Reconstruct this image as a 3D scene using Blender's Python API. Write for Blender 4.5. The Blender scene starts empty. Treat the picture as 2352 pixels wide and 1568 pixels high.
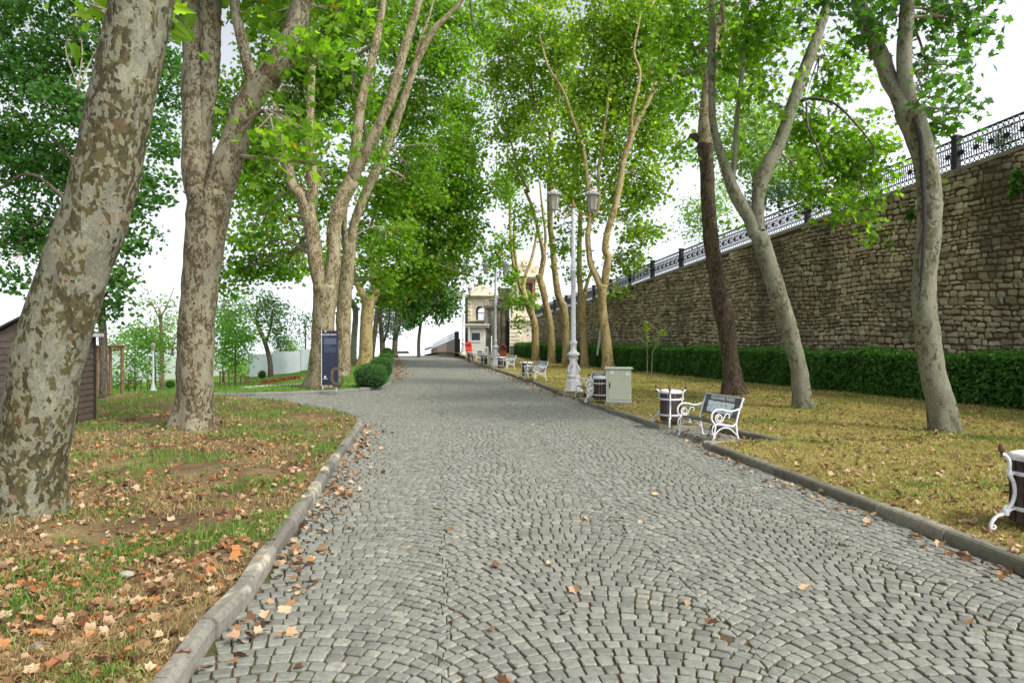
import bpy, math, random
import numpy as np
from mathutils import Vector, Matrix, noise as mnoise

rng = np.random.default_rng(11)
random.seed(5)
SC = bpy.context.scene
COL = SC.collection
R_ = math.radians

# ------------------------------------------------------------------ camera frame
F = 1568.0            # focal length in photo pixels (photo seen 2352 wide)
HC = 1.85             # eye height above the paved slope
YAW = math.atan2(162, F)
FW = np.array([math.sin(YAW), math.cos(YAW), 0.0])
RT = np.array([math.cos(YAW), -math.sin(YAW), 0.0])
UP = np.array([0, 0, 1.0])
CAM = np.array([0, 0, HC])

def P(px, py, t):
    return CAM + t * (FW + RT * ((px - 1176) / F) + UP * ((778 - py) / F))

def tz(py, z=0.0):
    return (HC - z) * F / (py - 778)

def G(px, py, z=0.0):
    return P(px, py, tz(py, z))

def GL(px, py):
    return G(px, py, 0.1)

def sm(x):
    x = np.clip(x, 0, 1)
    return x * x * (3 - 2 * x)

def crest(y):
    y = np.asarray(y, float)
    a = np.clip(y - 50, 0, 120)
    return -(a ** 2) / 4130 - np.clip(y - 170, 0, None) * 0.058

def z_left(x, y):      # lawn west of the road falls away to the lower park
    return 0.1 + crest(y) * 0.6 - 1.2 * sm((-x - 5.5) / 9) * sm((y - 22.5) / 10)

def z_right(x, y):
    return 0.1 + crest(y) + 0.38 * sm((y - 54) / 16)

# ------------------------------------------------------------------ mesh helpers
def np_mesh(name, verts, loops, starts, rnd=None, smooth=False, mats=None):
    me = bpy.data.meshes.new(name)
    verts = np.ascontiguousarray(verts, dtype=np.float32)
    loops = np.ascontiguousarray(loops, dtype=np.int32)
    starts = np.ascontiguousarray(starts, dtype=np.int32)
    me.vertices.add(len(verts)); me.vertices.foreach_set('co', verts.ravel())
    me.loops.add(len(loops)); me.loops.foreach_set('vertex_index', loops)
    me.polygons.add(len(starts)); me.polygons.foreach_set('loop_start', starts)
    if smooth:
        me.polygons.foreach_set('use_smooth', np.ones(len(starts), dtype=bool))
    else:
        me.polygons.foreach_set('use_smooth', np.zeros(len(starts), dtype=bool))
    if mats is not None:
        me.polygons.foreach_set('material_index', np.ascontiguousarray(mats, dtype=np.int32))
    me.update(calc_edges=True)
    if rnd is not None:
        a = me.attributes.new('rnd', 'FLOAT', 'FACE')
        a.data.foreach_set('value', np.ascontiguousarray(rnd, dtype=np.float32))
    return me

def link(name, me, mats, parent=None, loc=None):
    o = bpy.data.objects.new(name, me)
    COL.objects.link(o)
    if not isinstance(mats, (list, tuple)):
        mats = [mats]
    if len(me.materials) == 0:
        for m in mats:
            me.materials.append(m)
    if parent is not None:
        o.parent = parent
    if loc is not None:
        o.location = loc
    return o

def tag(o, label=None, cat=None, group=None, kind=None):
    if label: o['label'] = label
    if cat: o['category'] = cat
    if group: o['group'] = group
    if kind: o['kind'] = kind
    return o

def thing(name, label, cat, loc=(0, 0, 0), rz=0.0, group=None):
    o = bpy.data.objects.new(name, None)
    o.empty_display_size = 0.2
    COL.objects.link(o)
    o.location = loc
    o.rotation_euler = (0, 0, rz)
    return tag(o, label, cat, group)

def dup(root, loc, rz, label, group=None):
    r = root.copy(); COL.objects.link(r)
    r.location = loc; r.rotation_euler = (0, 0, rz)
    r['label'] = label
    if group: r['group'] = group
    for ch in list(root.children):
        c = ch.copy(); COL.objects.link(c); c.parent = r
        for g in list(ch.children):
            d = g.copy(); COL.objects.link(d); d.parent = c
    return r

class MB:
    def __init__(s):
        s.v = []; s.f = []; s.sm = []; s.M = Matrix.Identity(4)
    def _add(s, vs, fs, smooth=False):
        b = len(s.v)
        s.v += [tuple(s.M @ Vector(p)) for p in vs]
        s.f += [[b + i for i in f] for f in fs]
        s.sm += [smooth] * len(fs)
    def box(s, c, d, rz=0.0, bev=0.0, taper=1.0):
        x, y, z = d[0] / 2, d[1] / 2, d[2] / 2
        cs, sn = math.cos(rz), math.sin(rz)
        def T(p):
            return (c[0] + p[0] * cs - p[1] * sn, c[1] + p[0] * sn + p[1] * cs, c[2] + p[2])
        if bev <= 0:
            vs = [T((sx * x * (taper if sz > 0 else 1), sy * y * (taper if sz > 0 else 1), sz * z)) for sz in (-1, 1) for sx, sy in ((-1, -1), (1, -1), (1, 1), (-1, 1))]
            s._add(vs, [[3, 2, 1, 0], [4, 5, 6, 7], [0, 1, 5, 4], [1, 2, 6, 5], [2, 3, 7, 6], [3, 0, 4, 7]])
        else:
            b = min(bev, x * .9, y * .9, z * .9)
            def ring(zz, ins):
                xx, yy = x - ins, y - ins
                k = b
                return [T(p) for p in ((-xx + k, -yy, zz), (xx - k, -yy, zz), (xx, -yy + k, zz), (xx, yy - k, zz), (xx - k, yy, zz), (-xx + k, yy, zz), (-xx, yy - k, zz), (-xx, -yy + k, zz))]
            rs = ring(-z, b * .8) + ring(-z + b, 0) + ring(z - b, 0) + ring(z, b * .8)
            fs = [list(range(7, -1, -1)), list(range(24, 32))]
            for r in range(3):
                for i in range(8):
                    j = (i + 1) % 8
                    fs.append([r * 8 + i, r * 8 + j, r * 8 + 8 + j, r * 8 + 8 + i])
            s._add(rs, fs)
    def lathe(s, prof, c=(0, 0, 0), n=16, smooth=True, rot=0.0, cap=True):
        vs = []; fs = []
        for r, z in prof:
            for i in range(n):
                a = rot + 2 * math.pi * i / n
                vs.append((c[0] + r * math.cos(a), c[1] + r * math.sin(a), c[2] + z))
        for k in range(len(prof) - 1):
            for i in range(n):
                j = (i + 1) % n
                fs.append([k * n + i, k * n + j, k * n + n + j, k * n + n + i])
        s._add(vs, fs, smooth)
        if cap:
            b = len(prof) - 1
            s._add([vs[i] for i in range(n)], [list(range(n - 1, -1, -1))])
            s._add([vs[b * n + i] for i in range(n)], [list(range(n))])
    def tube(s, pts, rad, n=8, smooth=True, closed=False, flat=1.0):
        pts = [Vector(p) for p in pts]
        m = len(pts)
        if not hasattr(rad, '__len__'):
            rad = [rad] * m
        vs = []; fs = []
        ref = None
        for k in range(m):
            if closed:
                t = pts[(k + 1) % m] - pts[(k - 1) % m]
            else:
                t = pts[min(k + 1, m - 1)] - pts[max(k - 1, 0)]
            if t.length < 1e-9: t = Vector((0, 0, 1))
            t.normalize()
            if ref is None:
                ref = Vector((1, 0, 0)) if abs(t.x) < .8 else Vector((0, 1, 0))
            u = (ref - t * ref.dot(t)).normalized()
            ref = u
            w = t.cross(u)
            for i in range(n):
                a = 2 * math.pi * i / n
                vs.append(pts[k] + u * (rad[k] * math.cos(a)) + w * (rad[k] * flat * math.sin(a)))
        rows = m if closed else m - 1
        for k in range(rows):
            k2 = (k + 1) % m
            for i in range(n):
                j = (i + 1) % n
                fs.append([k * n + i, k * n + j, k2 * n + j, k2 * n + i])
        s._add(vs, fs, smooth)
        if not closed:
            s._add([vs[i] for i in range(n)], [list(range(n - 1, -1, -1))])
            s._add([vs[(m - 1) * n + i] for i in range(n)], [list(range(n))])
    def prism(s, poly, o, ux, uy, d):
        """polygon in the ux,uy plane at o, pushed by vector d"""
        o, ux, uy, d = Vector(o), Vector(ux), Vector(uy), Vector(d)
        n = len(poly)
        a = [o + ux * p[0] + uy * p[1] for p in poly]
        b = [p + d for p in a]
        fs = [list(range(n - 1, -1, -1)), list(range(n, 2 * n))]
        for i in range(n):
            j = (i + 1) % n
            fs.append([i, j, n + j, n + i])
        s._add(a + b, fs)
    def build(s, name, mat, parent=None, loc=None):
        me = bpy.data.meshes.new(name)
        me.from_pydata(s.v, [], s.f)
        me.polygons.foreach_set('use_smooth', s.sm)
        import bmesh
        bm = bmesh.new(); bm.from_mesh(me)
        bmesh.ops.recalc_face_normals(bm, faces=bm.faces)
        bm.to_mesh(me); bm.free()
        me.update()
        return link(name, me, mat, parent, loc)

def catmull(pts, step):
    """pts: array rows (x,y,z,r) -> resampled rows"""
    p = np.array(pts, float)
    if len(p) == 2:
        n = max(2, int(np.linalg.norm(p[1, :3] - p[0, :3]) / step) + 1)
        return p[0] + (p[1] - p[0]) * np.linspace(0, 1, n)[:, None]
    q = np.vstack([2 * p[0] - p[1], p, 2 * p[-1] - p[-2]])
    out = []
    for i in range(1, len(q) - 2):
        L = np.linalg.norm(q[i + 1, :3] - q[i, :3])
        n = max(1, int(math.ceil(L / step)))
        for k in range(n):
            u = k / n
            a, b, c, d = q[i - 1], q[i], q[i + 1], q[i + 2]
            out.append(.5 * ((2 * b) + (-a + c) * u + (2 * a - 5 * b + 4 * c - d) * u * u + (-a + 3 * b - 3 * c + d) * u ** 3))
    out.append(p[-1])
    return np.array(out)

# ------------------------------------------------------------------ materials
def mat_new(name):
    m = bpy.data.materials.new(name); m.use_nodes = True
    nt = m.node_tree
    for n in list(nt.nodes): nt.nodes.remove(n)
    out = nt.nodes.new('ShaderNodeOutputMaterial')
    return m, nt, out

class N:
    def __init__(s, nt): s.nt = nt
    def __call__(s, typ, _in=None, **kw):
        n = s.nt.nodes.new('ShaderNode' + typ)
        for k, v in kw.items(): setattr(n, k, v)
        if _in:
            for k, v in _in.items():
                if isinstance(v, bpy.types.NodeSocket): s.nt.links.new(v, n.inputs[k])
                else: n.inputs[k].default_value = v
        return n
    def ramp(s, fac, stops, interp='LINEAR'):
        n = s.nt.nodes.new('ShaderNodeValToRGB')
        n.color_ramp.interpolation = interp
        e = n.color_ramp.elements
        while len(e) > 1: e.remove(e[-1])
        for i, (p, c) in enumerate(stops):
            x = e[0] if i == 0 else e.new(p)
            x.position = p
            x.color = c if len(c) == 4 else (*c, 1)
        s.nt.links.new(fac, n.inputs[0])
        return n.outputs[0]
    def noise(s, vec, scale, detail=4, rough=.55, dist=0.0, out='Fac'):
        n = s('TexNoise', {'Vector': vec, 'Scale': scale, 'Detail': detail, 'Roughness': rough, 'Distortion': dist})
        return n.outputs[out if out != 'Fac' else 0]
    def mix(s, fac, a, b, mode='MIX'):
        n = s.nt.nodes.new('ShaderNodeMix'); n.data_type = 'RGBA'; n.blend_type = mode
        for sock, v in ((n.inputs[0], fac), (n.inputs[6], a), (n.inputs[7], b)):
            if isinstance(v, bpy.types.NodeSocket): s.nt.links.new(v, sock)
            elif sock == n.inputs[0]: sock.default_value = v
            else: sock.default_value = v if len(v) == 4 else (*v, 1)
        return n.outputs[2]
    def math(s, op, a, b=0.0, clamp=False):
        n = s.nt.nodes.new('ShaderNodeMath'); n.operation = op; n.use_clamp = clamp
        for sock, v in ((n.inputs[0], a), (n.inputs[1], b)):
            if isinstance(v, bpy.types.NodeSocket): s.nt.links.new(v, sock)
            else: sock.default_value = v
        return n.outputs[0]
    def vmul(s, vec, xyz):
        n = s.nt.nodes.new('ShaderNodeVectorMath'); n.operation = 'MULTIPLY'
        s.nt.links.new(vec, n.inputs[0]); n.inputs[1].default_value = xyz
        return n.outputs[0]
    def vadd(s, a, b):
        n = s.nt.nodes.new('ShaderNodeVectorMath'); n.operation = 'ADD'
        s.nt.links.new(a, n.inputs[0]); s.nt.links.new(b, n.inputs[1])
        return n.outputs[0]
    def bump(s, h, strength=.5, dist=.02):
        return s('Bump', {'Height': h, 'Strength': strength, 'Distance': dist}).outputs[0]

def coords(n, kind='Object'):
    return n('TexCoord').outputs[kind]

def principled(n, out, col, rough=.8, nrm=None, spec=.3, metal=0.0):
    b = n('BsdfPrincipled')
    for k, v in (('Base Color', col), ('Roughness', rough), ('Specular IOR Level', spec), ('Metallic', metal)):
        if isinstance(v, bpy.types.NodeSocket): n.nt.links.new(v, b.inputs[k])
        elif k == 'Base Color': b.inputs[k].default_value = (*v, 1) if len(v) == 3 else v
        else: b.inputs[k].default_value = v
    if nrm is not None: n.nt.links.new(nrm, b.inputs['Normal'])
    n.nt.links.new(b.outputs[0], out.inputs[0])
    return b

def m_plain(name, col, rough=.6, var=.25, scale=6.0, bump=.15, metal=0.0, spec=.3, dirt=None, dirt_amt=.4):
    m, nt, out = mat_new(name); n = N(nt); v = coords(n)
    f = n.noise(v, scale, 5, .6)
    c0 = tuple(x * (1 - var) for x in col); c1 = tuple(min(1, x * (1 + var)) for x in col)
    c = n.ramp(f, [(.3, c0), (.7, c1)])
    if dirt:
        d = n.noise(v, scale * 2.3, 6, .7, .4)
        c = n.mix(n.ramp(d, [(.5, (0, 0, 0)), (.66, (dirt_amt,) * 3)]), c, dirt)
    principled(n, out, c, rough, n.bump(n.noise(v, scale * 8, 4), bump, .01), spec, metal)
    return m

def m_leaf(name, dark, mid, light, trans=.45, tcol=None, rough=.5, tboost=1.0):
    m, nt, out = mat_new(name); n = N(nt)
    a = n('Attribute', attribute_name='rnd').outputs['Fac']
    st = [(0, dark), (.5, mid), (1, light)]
    if name.startswith('leaf_plane'): st = [(0, dark), (.5, mid), (.975, light), (1, (.34, .22, .04))]      # a few leaves already turning
    c = n.ramp(a, st)
    b = n('BsdfPrincipled', {'Base Color': c, 'Roughness': rough, 'Specular IOR Level': .35})
    tc = n.mix(1.0, c, tcol or (1.6, 1.9, .6), 'MULTIPLY')
    t = n('BsdfTranslucent', {'Color': tc})
    mx = n('MixShader', {0: trans, 1: b.outputs[0], 2: t.outputs[0]})
    nt.links.new(mx.outputs[0], out.inputs[0])
    return m

def m_bark(name, base, pale, olive, rust=(.3, .12, .05), s=1.0, olive_amt=.5, rust_amt=.5, rough_bark=False):
    m, nt, out = mat_new(name); n = N(nt); v = coords(n)
    warp = n.noise(n.vmul(v, (1, 1, .7)), 7 * s, 3, .6, 0, 'Color')
    vv = n.vadd(n.vmul(v, (1, 1, .62)), n.vmul(warp, (.16 / s, .16 / s, .16 / s)))
    # flakes: overlapping rounded cells at two sizes
    c1 = n('TexVoronoi', {'Vector': vv, 'Scale': 9.0 * s, 'Randomness': 1.0})
    c2 = n('TexVoronoi', {'Vector': vv, 'Scale': 19.0 * s, 'Randomness': 1.0})
    sel1 = n('SeparateColor', {0: c1.outputs['Color']}).outputs[0]
    sel2 = n('SeparateColor', {0: c2.outputs['Color']}).outputs[0]
    big = n.noise(n.vmul(v, (1, 1, .3)), 2.2 * s, 3, .6, .3)
    a1 = n.math('ADD', n.math('MULTIPLY', sel1, .36), n.math('MULTIPLY', big, 1.1))
    a2 = n.math('ADD', n.math('MULTIPLY', sel2, .42), n.math('MULTIPLY', big, .95))
    fine = n.noise(v, 30 * s, 5, .65)
    basec = n.ramp(n.math('ADD', n.math('MULTIPLY', n.noise(n.vmul(v, (1, 1, .5)), 3.5 * s, 5, .6), .75), n.math('MULTIPLY', fine, .3)),
                   [(.36, tuple(x * .62 for x in base)), (.52, base), (.68, tuple(min(1, x * 1.25) for x in base))])
    k = .5 - olive_amt * .5
    f_ol = n.ramp(a1, [(.66 + k * .5, (0, 0, 0)), (.675 + k * .5, (1, 1, 1))])
    c = n.mix(f_ol, basec, olive)
    f_dk = n.ramp(a2, [(.73 + k * .4, (0, 0, 0)), (.745 + k * .4, (1, 1, 1))])
    c = n.mix(f_dk, c, tuple(x * .5 for x in olive))
    f_pa = n.ramp(n.math('ADD', n.math('MULTIPLY', n('SeparateColor', {0: c2.outputs['Color']}).outputs[1], .55), n.math('MULTIPLY', n.noise(v, 3.1 * s, 3), .7)),
                  [(.74, (0, 0, 0)), (.755, (.6, .6, .6))])
    c = n.mix(f_pa, c, pale)
    f_ru = n.ramp(n.math('ADD', n.math('MULTIPLY', n('SeparateColor', {0: c2.outputs['Color']}).outputs[2], .6), n.math('MULTIPLY', n.noise(v, 2.4 * s, 2, .5, .6), .62)),
                  [(.93 - .05 * rust_amt, (0, 0, 0)), (.95 - .05 * rust_amt, (rust_amt,) * 3)])
    c = n.mix(f_ru, c, rust)
    c = n.mix(n.ramp(fine, [(.35, (.45, .45, .45)), (.6, (0, 0, 0))]), c, tuple(x * .5 for x in base))
    h = n.math('ADD', n.math('SUBTRACT', n.math('MULTIPLY', f_pa, .5), f_ol), n.math('MULTIPLY', fine, .55))
    if rough_bark:
        w = n('TexVoronoi', {'Vector': n.vmul(vv, (1, 1, .35)), 'Scale': 22.0, 'Randomness': 1.0}, feature='DISTANCE_TO_EDGE')
        h = n.math('ADD', h, n.math('MULTIPLY', w.outputs[0], 3.0))
        c = n.mix(n.ramp(w.outputs[0], [(0, (.8, .8, .8)), (.16, (0, 0, 0))]), c, tuple(x * .3 for x in base))
    principled(n, out, c, .85, n.bump(h, .55, .02), .2)
    return m

def m_stone_rnd(name, stops, scale=14, rough=.85, bump=.4, bdist=.01, moss=None, moss_fac=.5, big=None):
    m, nt, out = mat_new(name); n = N(nt); v = coords(n)
    a = n('Attribute', attribute_name='rnd').outputs['Fac']
    c = n.ramp(a, stops)
    f = n.noise(v, scale, 6, .65)
    c = n.mix(.8, c, n.ramp(f, [(.28, (.5, .5, .5)), (.5, (1, 1, 1)), (.75, (1.28, 1.28, 1.25))]), 'MULTIPLY')
    c = n.mix(n.ramp(n.noise(v, scale * 7, 3, .7), [(.38, (.5, .5, .5)), (.5, (0, 0, 0))]), c, n.mix(.55, c, (.02, .02, .018)))
    if big:
        b = n.noise(n.vmul(v, big[0]), big[1], 5, .6, .5)
        c = n.mix(n.ramp(b, [(big[2], (0, 0, 0)), (big[2] + .14, (big[3],) * 3)]), c, big[4])
    if moss:
        b = n.noise(v, 1.1, 6, .7, .3)
        c = n.mix(n.ramp(b, [(.5, (0, 0, 0)), (.66, (moss_fac,) * 3)]), c, moss)
    principled(n, out, c, rough, n.bump(n.math('ADD', f, n.math('MULTIPLY', n.noise(v, scale * 5, 4), .5)), bump, bdist), .35)
    return m

def m_ground(name, stops, s1=2.2, s2=14, patch=None, rough=.95):
    m, nt, out = mat_new(name); n = N(nt); v = coords(n)
    f = n.math('ADD', n.math('MULTIPLY', n.noise(v, s1, 6, .62, .4), .62), n.math('MULTIPLY', n.noise(v, s2, 5, .7), .38))
    c = n.ramp(f, stops)
    if patch:
        for sc, lo, hi, col, amt in patch:
            c = n.mix(n.ramp(n.noise(v, sc, 6, .68, .5), [(lo, (0, 0, 0)), (hi, (amt,) * 3)]), c, col)
    g = n.noise(v, 70, 3, .7)
    c = n.mix(.7, c, n.ramp(g, [(.3, (.45, .45, .45)), (.55, (1, 1, 1)), (.75, (1.3, 1.3, 1.2))]), 'MULTIPLY')
    principled(n, out, c, rough, n.bump(n.math('ADD', n.noise(v, 30, 6, .7), n.noise(v, 6, 3)), .6, .03), .1)
    return m

M = {}
M['cobble'] = m_stone_rnd('cobble_stone', [(0, (.125, .124, .102)), (.35, (.165, .165, .136)), (.7, (.195, .194, .16)), (1, (.25, .24, .195))], 22, .7, .35, .006, None, .3, ((1, .5, 1), .45, .5, .35, (.17, .165, .13)))
M['joint'] = m_ground('joint_dirt', [(.3, (.06, .04, .022)), (.5, (.10, .067, .037)), (.7, (.14, .098, .055))], 3, 20, [(1.4, .52, .64, (.055, .085, .018), .8)])
M['kerb'] = m_stone_rnd('kerb_stone', [(0, (.11, .11, .103)), (.5, (.155, .152, .14)), (1, (.2, .195, .175))], 16, .85, .4, .008, None)
M['kerb_worn'] = m_stone_rnd('kerb_worn_stone', [(0, (.11, .10, .08)), (.5, (.15, .137, .11)), (1, (.2, .185, .15))], 16, .85, .4, .008, None, .5, ((1, 1, 1), 2.4, .56, .9, (.45, .4, .29)))
M['kerb_moss'] = m_stone_rnd('kerb_mossy_stone', [(0, (.13, .12, .085)), (.5, (.185, .17, .125)), (1, (.24, .22, .165))], 12, .9, .4, .008, (.1, .11, .05), .5)
M['soil'] = m_ground('leaf_litter_soil', [(.28, (.055, .036, .022)), (.45, (.125, .083, .044)), (.6, (.21, .15, .072)), (.75, (.30, .22, .105))], 1.3, 16, [(.7, .55, .68, (.24, .155, .065), .5), (1.6, .55, .64, (.07, .1, .022), .75)])
M['dry'] = m_ground('dry_lawn', [(.28, (.10, .07, .03)), (.45, (.22, .17, .055)), (.6, (.31, .26, .085)), (.78, (.38, .31, .12))], .9, 11, [(.55, .52, .64, (.16, .17, .04), .7), (1.5, .58, .68, (.15, .09, .05), .7)])
M['lawn'] = m_ground('green_lawn', [(.25, (.06, .12, .02)), (.5, (.12, .24, .035)), (.75, (.24, .36, .07))], .6, 9, [(.35, .52, .66, (.28, .27, .08), .5)])
M['earth'] = m_ground('far_ground', [(.3, (.08, .12, .03)), (.5, (.14, .18, .05)), (.7, (.22, .22, .09))], .1, 2)
M['wallstone'] = m_stone_rnd('wall_stone', [(0, (.17, .132, .078)), (.2, (.28, .228, .14)), (.5, (.40, .338, .215)), (.8, (.49, .43, .29)), (.93, (.54, .5, .38)), (1, (.32, .2, .12))], 7, .92, .7, .03, (.035, .038, .018), .5, ((.45, .45, .22), .55, .53, .72, (.045, .04, .024)))
M['mortar'] = m_ground('wall_mortar', [(.3, (.06, .038, .024)), (.5, (.105, .068, .042)), (.7, (.16, .11, .07))], 1.2, 9, [(.5, .52, .64, (.035, .035, .02), .7)])
M['coping'] = m_plain('coping_stone', (.24, .21, .17), .9, .35, 2.0, .5, dirt=(.06, .055, .04))
M['bark_big'] = m_bark('bark_big_plane', (.14, .136, .094), (.215, .2, .128), (.06, .048, .014), (.18, .07, .03), s=1.45, olive_amt=.8, rust_amt=.3)
M['bark_rough'] = m_bark('bark_flaky_plane', (.185, .165, .108), (.255, .228, .15), (.09, .064, .03), (.17, .09, .05), s=1.6, olive_amt=.66, rust_amt=.4)
M['bark_mid'] = m_bark('bark_mid_plane', (.25, .212, .125), (.36, .31, .19), (.125, .085, .034), s=1.6, olive_amt=.6, rust_amt=.2)
M['bark_grey'] = m_bark('bark_grey_plane', (.185, .18, .122), (.235, .228, .16), (.11, .1, .048), s=1.3, olive_amt=.32, rust_amt=.15)
M['bark_yel'] = m_bark('bark_yellow_plane', (.33, .255, .11), (.38, .32, .18), (.2, .13, .045), s=1.2, olive_amt=.35, rust_amt=.25)
M['bark_dark'] = m_bark('bark_dark_plane', (.105, .075, .046), (.175, .135, .088), (.052, .036, .02), s=1.3, olive_amt=.5, rust_amt=.1, rough_bark=True)
M['bark_drab'] = m_bark('bark_plain', (.13, .10, .07), (.2, .16, .12), (.07, .055, .035), s=1.4, olive_amt=.4, rust_amt=.1, rough_bark=True)  # dull brown bark of background trees and thin branches
M['seam'] = m_plain('dark_seam', (.03, .026, .024), .95, .5, 14, .6)
M['twig'] = m_plain('twig_bark', (.2, .165, .11), .9, .3, 8, .3)
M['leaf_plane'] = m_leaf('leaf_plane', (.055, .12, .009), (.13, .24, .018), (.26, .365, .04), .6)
M['leaf_sun'] = m_leaf('leaf_plane_light', (.075, .135, .012), (.165, .25, .022), (.31, .38, .055), .6)  # lighter copy of the plane leaf, sunlit glow put into its colour
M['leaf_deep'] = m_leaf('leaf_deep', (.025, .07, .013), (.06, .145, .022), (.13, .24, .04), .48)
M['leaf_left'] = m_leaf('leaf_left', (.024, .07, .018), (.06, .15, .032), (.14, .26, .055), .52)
M['leaf_pale'] = m_leaf('leaf_pale', (.10, .17, .05), (.18, .28, .085), (.3, .38, .14), .5)
M['leaf_young'] = m_leaf('leaf_young', (.06, .15, .015), (.12, .27, .03), (.21, .36, .05), .5)
M['leaf_conifer'] = m_leaf('leaf_conifer', (.02, .05, .022), (.04, .09, .04), (.08, .14, .07), .25)
M['leaf_hedge'] = m_leaf('leaf_hedge', (.02, .07, .01), (.055, .155, .02), (.125, .27, .045), .3, None, .35)
M['leaf_box'] = m_leaf('leaf_box', (.02, .075, .01), (.045, .15, .016), (.10, .24, .03), .3, None, .4)
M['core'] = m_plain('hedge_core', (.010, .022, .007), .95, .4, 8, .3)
M['leaf_fallen'] = m_leaf('leaf_fallen', (.08, .038, .02), (.25, .135, .06), (.46, .33, .2), .12, (1.1, 1.0, .8), .75)
M['leaf_fallen_red'] = m_leaf('leaf_fallen_red', (.14, .04, .018), (.34, .115, .036), (.45, .21, .075), .12, (1.1, 1.0, .8), .75)
M['blade'] = m_leaf('grass_blade', (.05, .11, .015), (.10, .19, .025), (.20, .28, .05), .3)
M['straw'] = m_leaf('straw_blade', (.17, .115, .042), (.30, .215, .085), (.44, .345, .15), .25, (1.1, 1.05, .8))
M['straw2'] = m_leaf('dry_blade', (.15, .16, .03), (.33, .28, .07), (.46, .38, .12), .25, (1.1, 1.05, .8))
M['white'] = m_plain('white_paint', (.6, .61, .62), .45, .08, 5, .08, dirt=(.3, .22, .15), dirt_amt=.5)
M['white_rust'] = m_plain('white_paint_chipped', (.58, .575, .55), .5, .1, 5, .1, dirt=(.25, .13, .07), dirt_amt=.6)
M['finial'] = m_plain('brown_finial', (.11, .062, .03), .65, .4, 14, .4)
M['rust'] = m_plain('rusty_gilding', (.26, .14, .05), .6, .4, 12, .3)
M['darkwood'] = m_plain('dark_slat', (.045, .03, .024), .6, .4, 9, .3)
M['benchboard'] = m_plain('bench_board', (.035, .036, .042), .28, .2, 4, .05, spec=.5)
M['yellow'] = m_plain('yellow_strip', (.5, .38, .05), .5, .15, 6)
M['beige'] = m_plain('cabinet_paint', (.36, .37, .27), .55, .06, 2.5, .05, dirt=(.2, .2, .14), dirt_amt=.2)
M['cabside'] = m_plain('cabinet_side', (.40, .43, .36), .55, .06, 2.5, .05)
M['black'] = m_plain('black_plastic', (.015, .015, .016), .4, .2, 5)
M['iron'] = m_plain('dark_iron', (.022, .022, .027), .5, .3, 6, .2)
M['slate'] = m_plain('sign_panel', (.022, .028, .05), .4, .12, 2, .03)
M['steel'] = m_plain('steel_edge', (.5, .52, .54), .4, .1, 4)
M['textwhite'] = m_plain('white_print', (.72, .74, .76), .6, .05, 4)
M['textgrey'] = m_plain('grey_print', (.16, .185, .24), .6, .05, 4)
M['textgrey_dim'] = m_plain('dim_print', (.075, .09, .13), .6, .05, 4)
M['red'] = m_plain('red_paint', (.62, .06, .03), .5, .15, 5)
M['redbrown'] = m_plain('redbrown_paint', (.22, .06, .04), .6, .25, 6)
M['gmetal'] = m_plain('letter_metal', (.085, .06, .035), .55, .4, 7, .2)
M['shedwood'] = m_plain('shed_wood', (.06, .045, .033), .75, .3, 9, .3)
M['shedtrim'] = m_plain('shed_trim', (.02, .015, .013), .7, .3, 7)
M['greyroof'] = m_plain('grey_roof', (.35, .35, .35), .7, .15, 3)
M['timber'] = m_plain('stake_timber', (.15, .085, .045), .8, .3, 9, .3)
M['hoard'] = m_plain('hoarding_sheet', (.50, .55, .57), .5, .07, .7, .05, dirt=(.35, .4, .42), dirt_amt=.3)
M['hoardgreen'] = m_plain('hoarding_green', (.42, .48, .42), .5, .07, .7, .05)
M['cream'] = m_plain('cream_render', (.7, .62, .47), .85, .18, .8, .2, dirt=(.32, .26, .18), dirt_amt=.5)
M['ashlar'] = m_plain('grey_ashlar', (.34, .31, .25), .9, .4, 1.0, .4, dirt=(.09, .08, .065), dirt_amt=.6)
M['kiosk'] = m_plain('kiosk_panel', (.52, .50, .45), .7, .08, 1.5, .05)
M['glassdark'] = m_plain('dark_glass', (.02, .028, .03), .12, .1, 2, .0, spec=.6)
M['opening'] = m_plain('opening_shade', (.03, .03, .028), .9, .2, 2)
M['pinkwall'] = m_plain('pink_render', (.46, .33, .27), .9, .2, 1.0, .2, dirt=(.3, .28, .24))
M['lantern'] = m_plain('lantern_frame', (.36, .37, .36), .5, .15, 6, .1, dirt=(.2, .13, .08), dirt_amt=.5)
M['glass'] = m_plain('lantern_glass', (.36, .32, .24), .3, .08, 4, .02)
M['vanwhite'] = m_plain('van_paint', (.6, .6, .6), .3, .03, 1)
M['rubber'] = m_plain('rubber', (.02, .02, .02), .8, .2, 6)
M['stone'] = m_plain('pale_stone', (.25, .23, .185), .85, .2, 9, .4)
M['redflower'] = m_leaf('red_flower', (.14, .015, .015), (.24, .035, .03), (.34, .08, .05), .2, (1, 1, 1))
M['whiteflower'] = m_leaf('white_flower', (.6, .5, .45), (.7, .66, .6), (.75, .75, .72), .2, (1, 1, 1))
M['pipe'] = m_plain('pale_pipe', (.45, .52, .55), .5, .08, 4)

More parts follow.
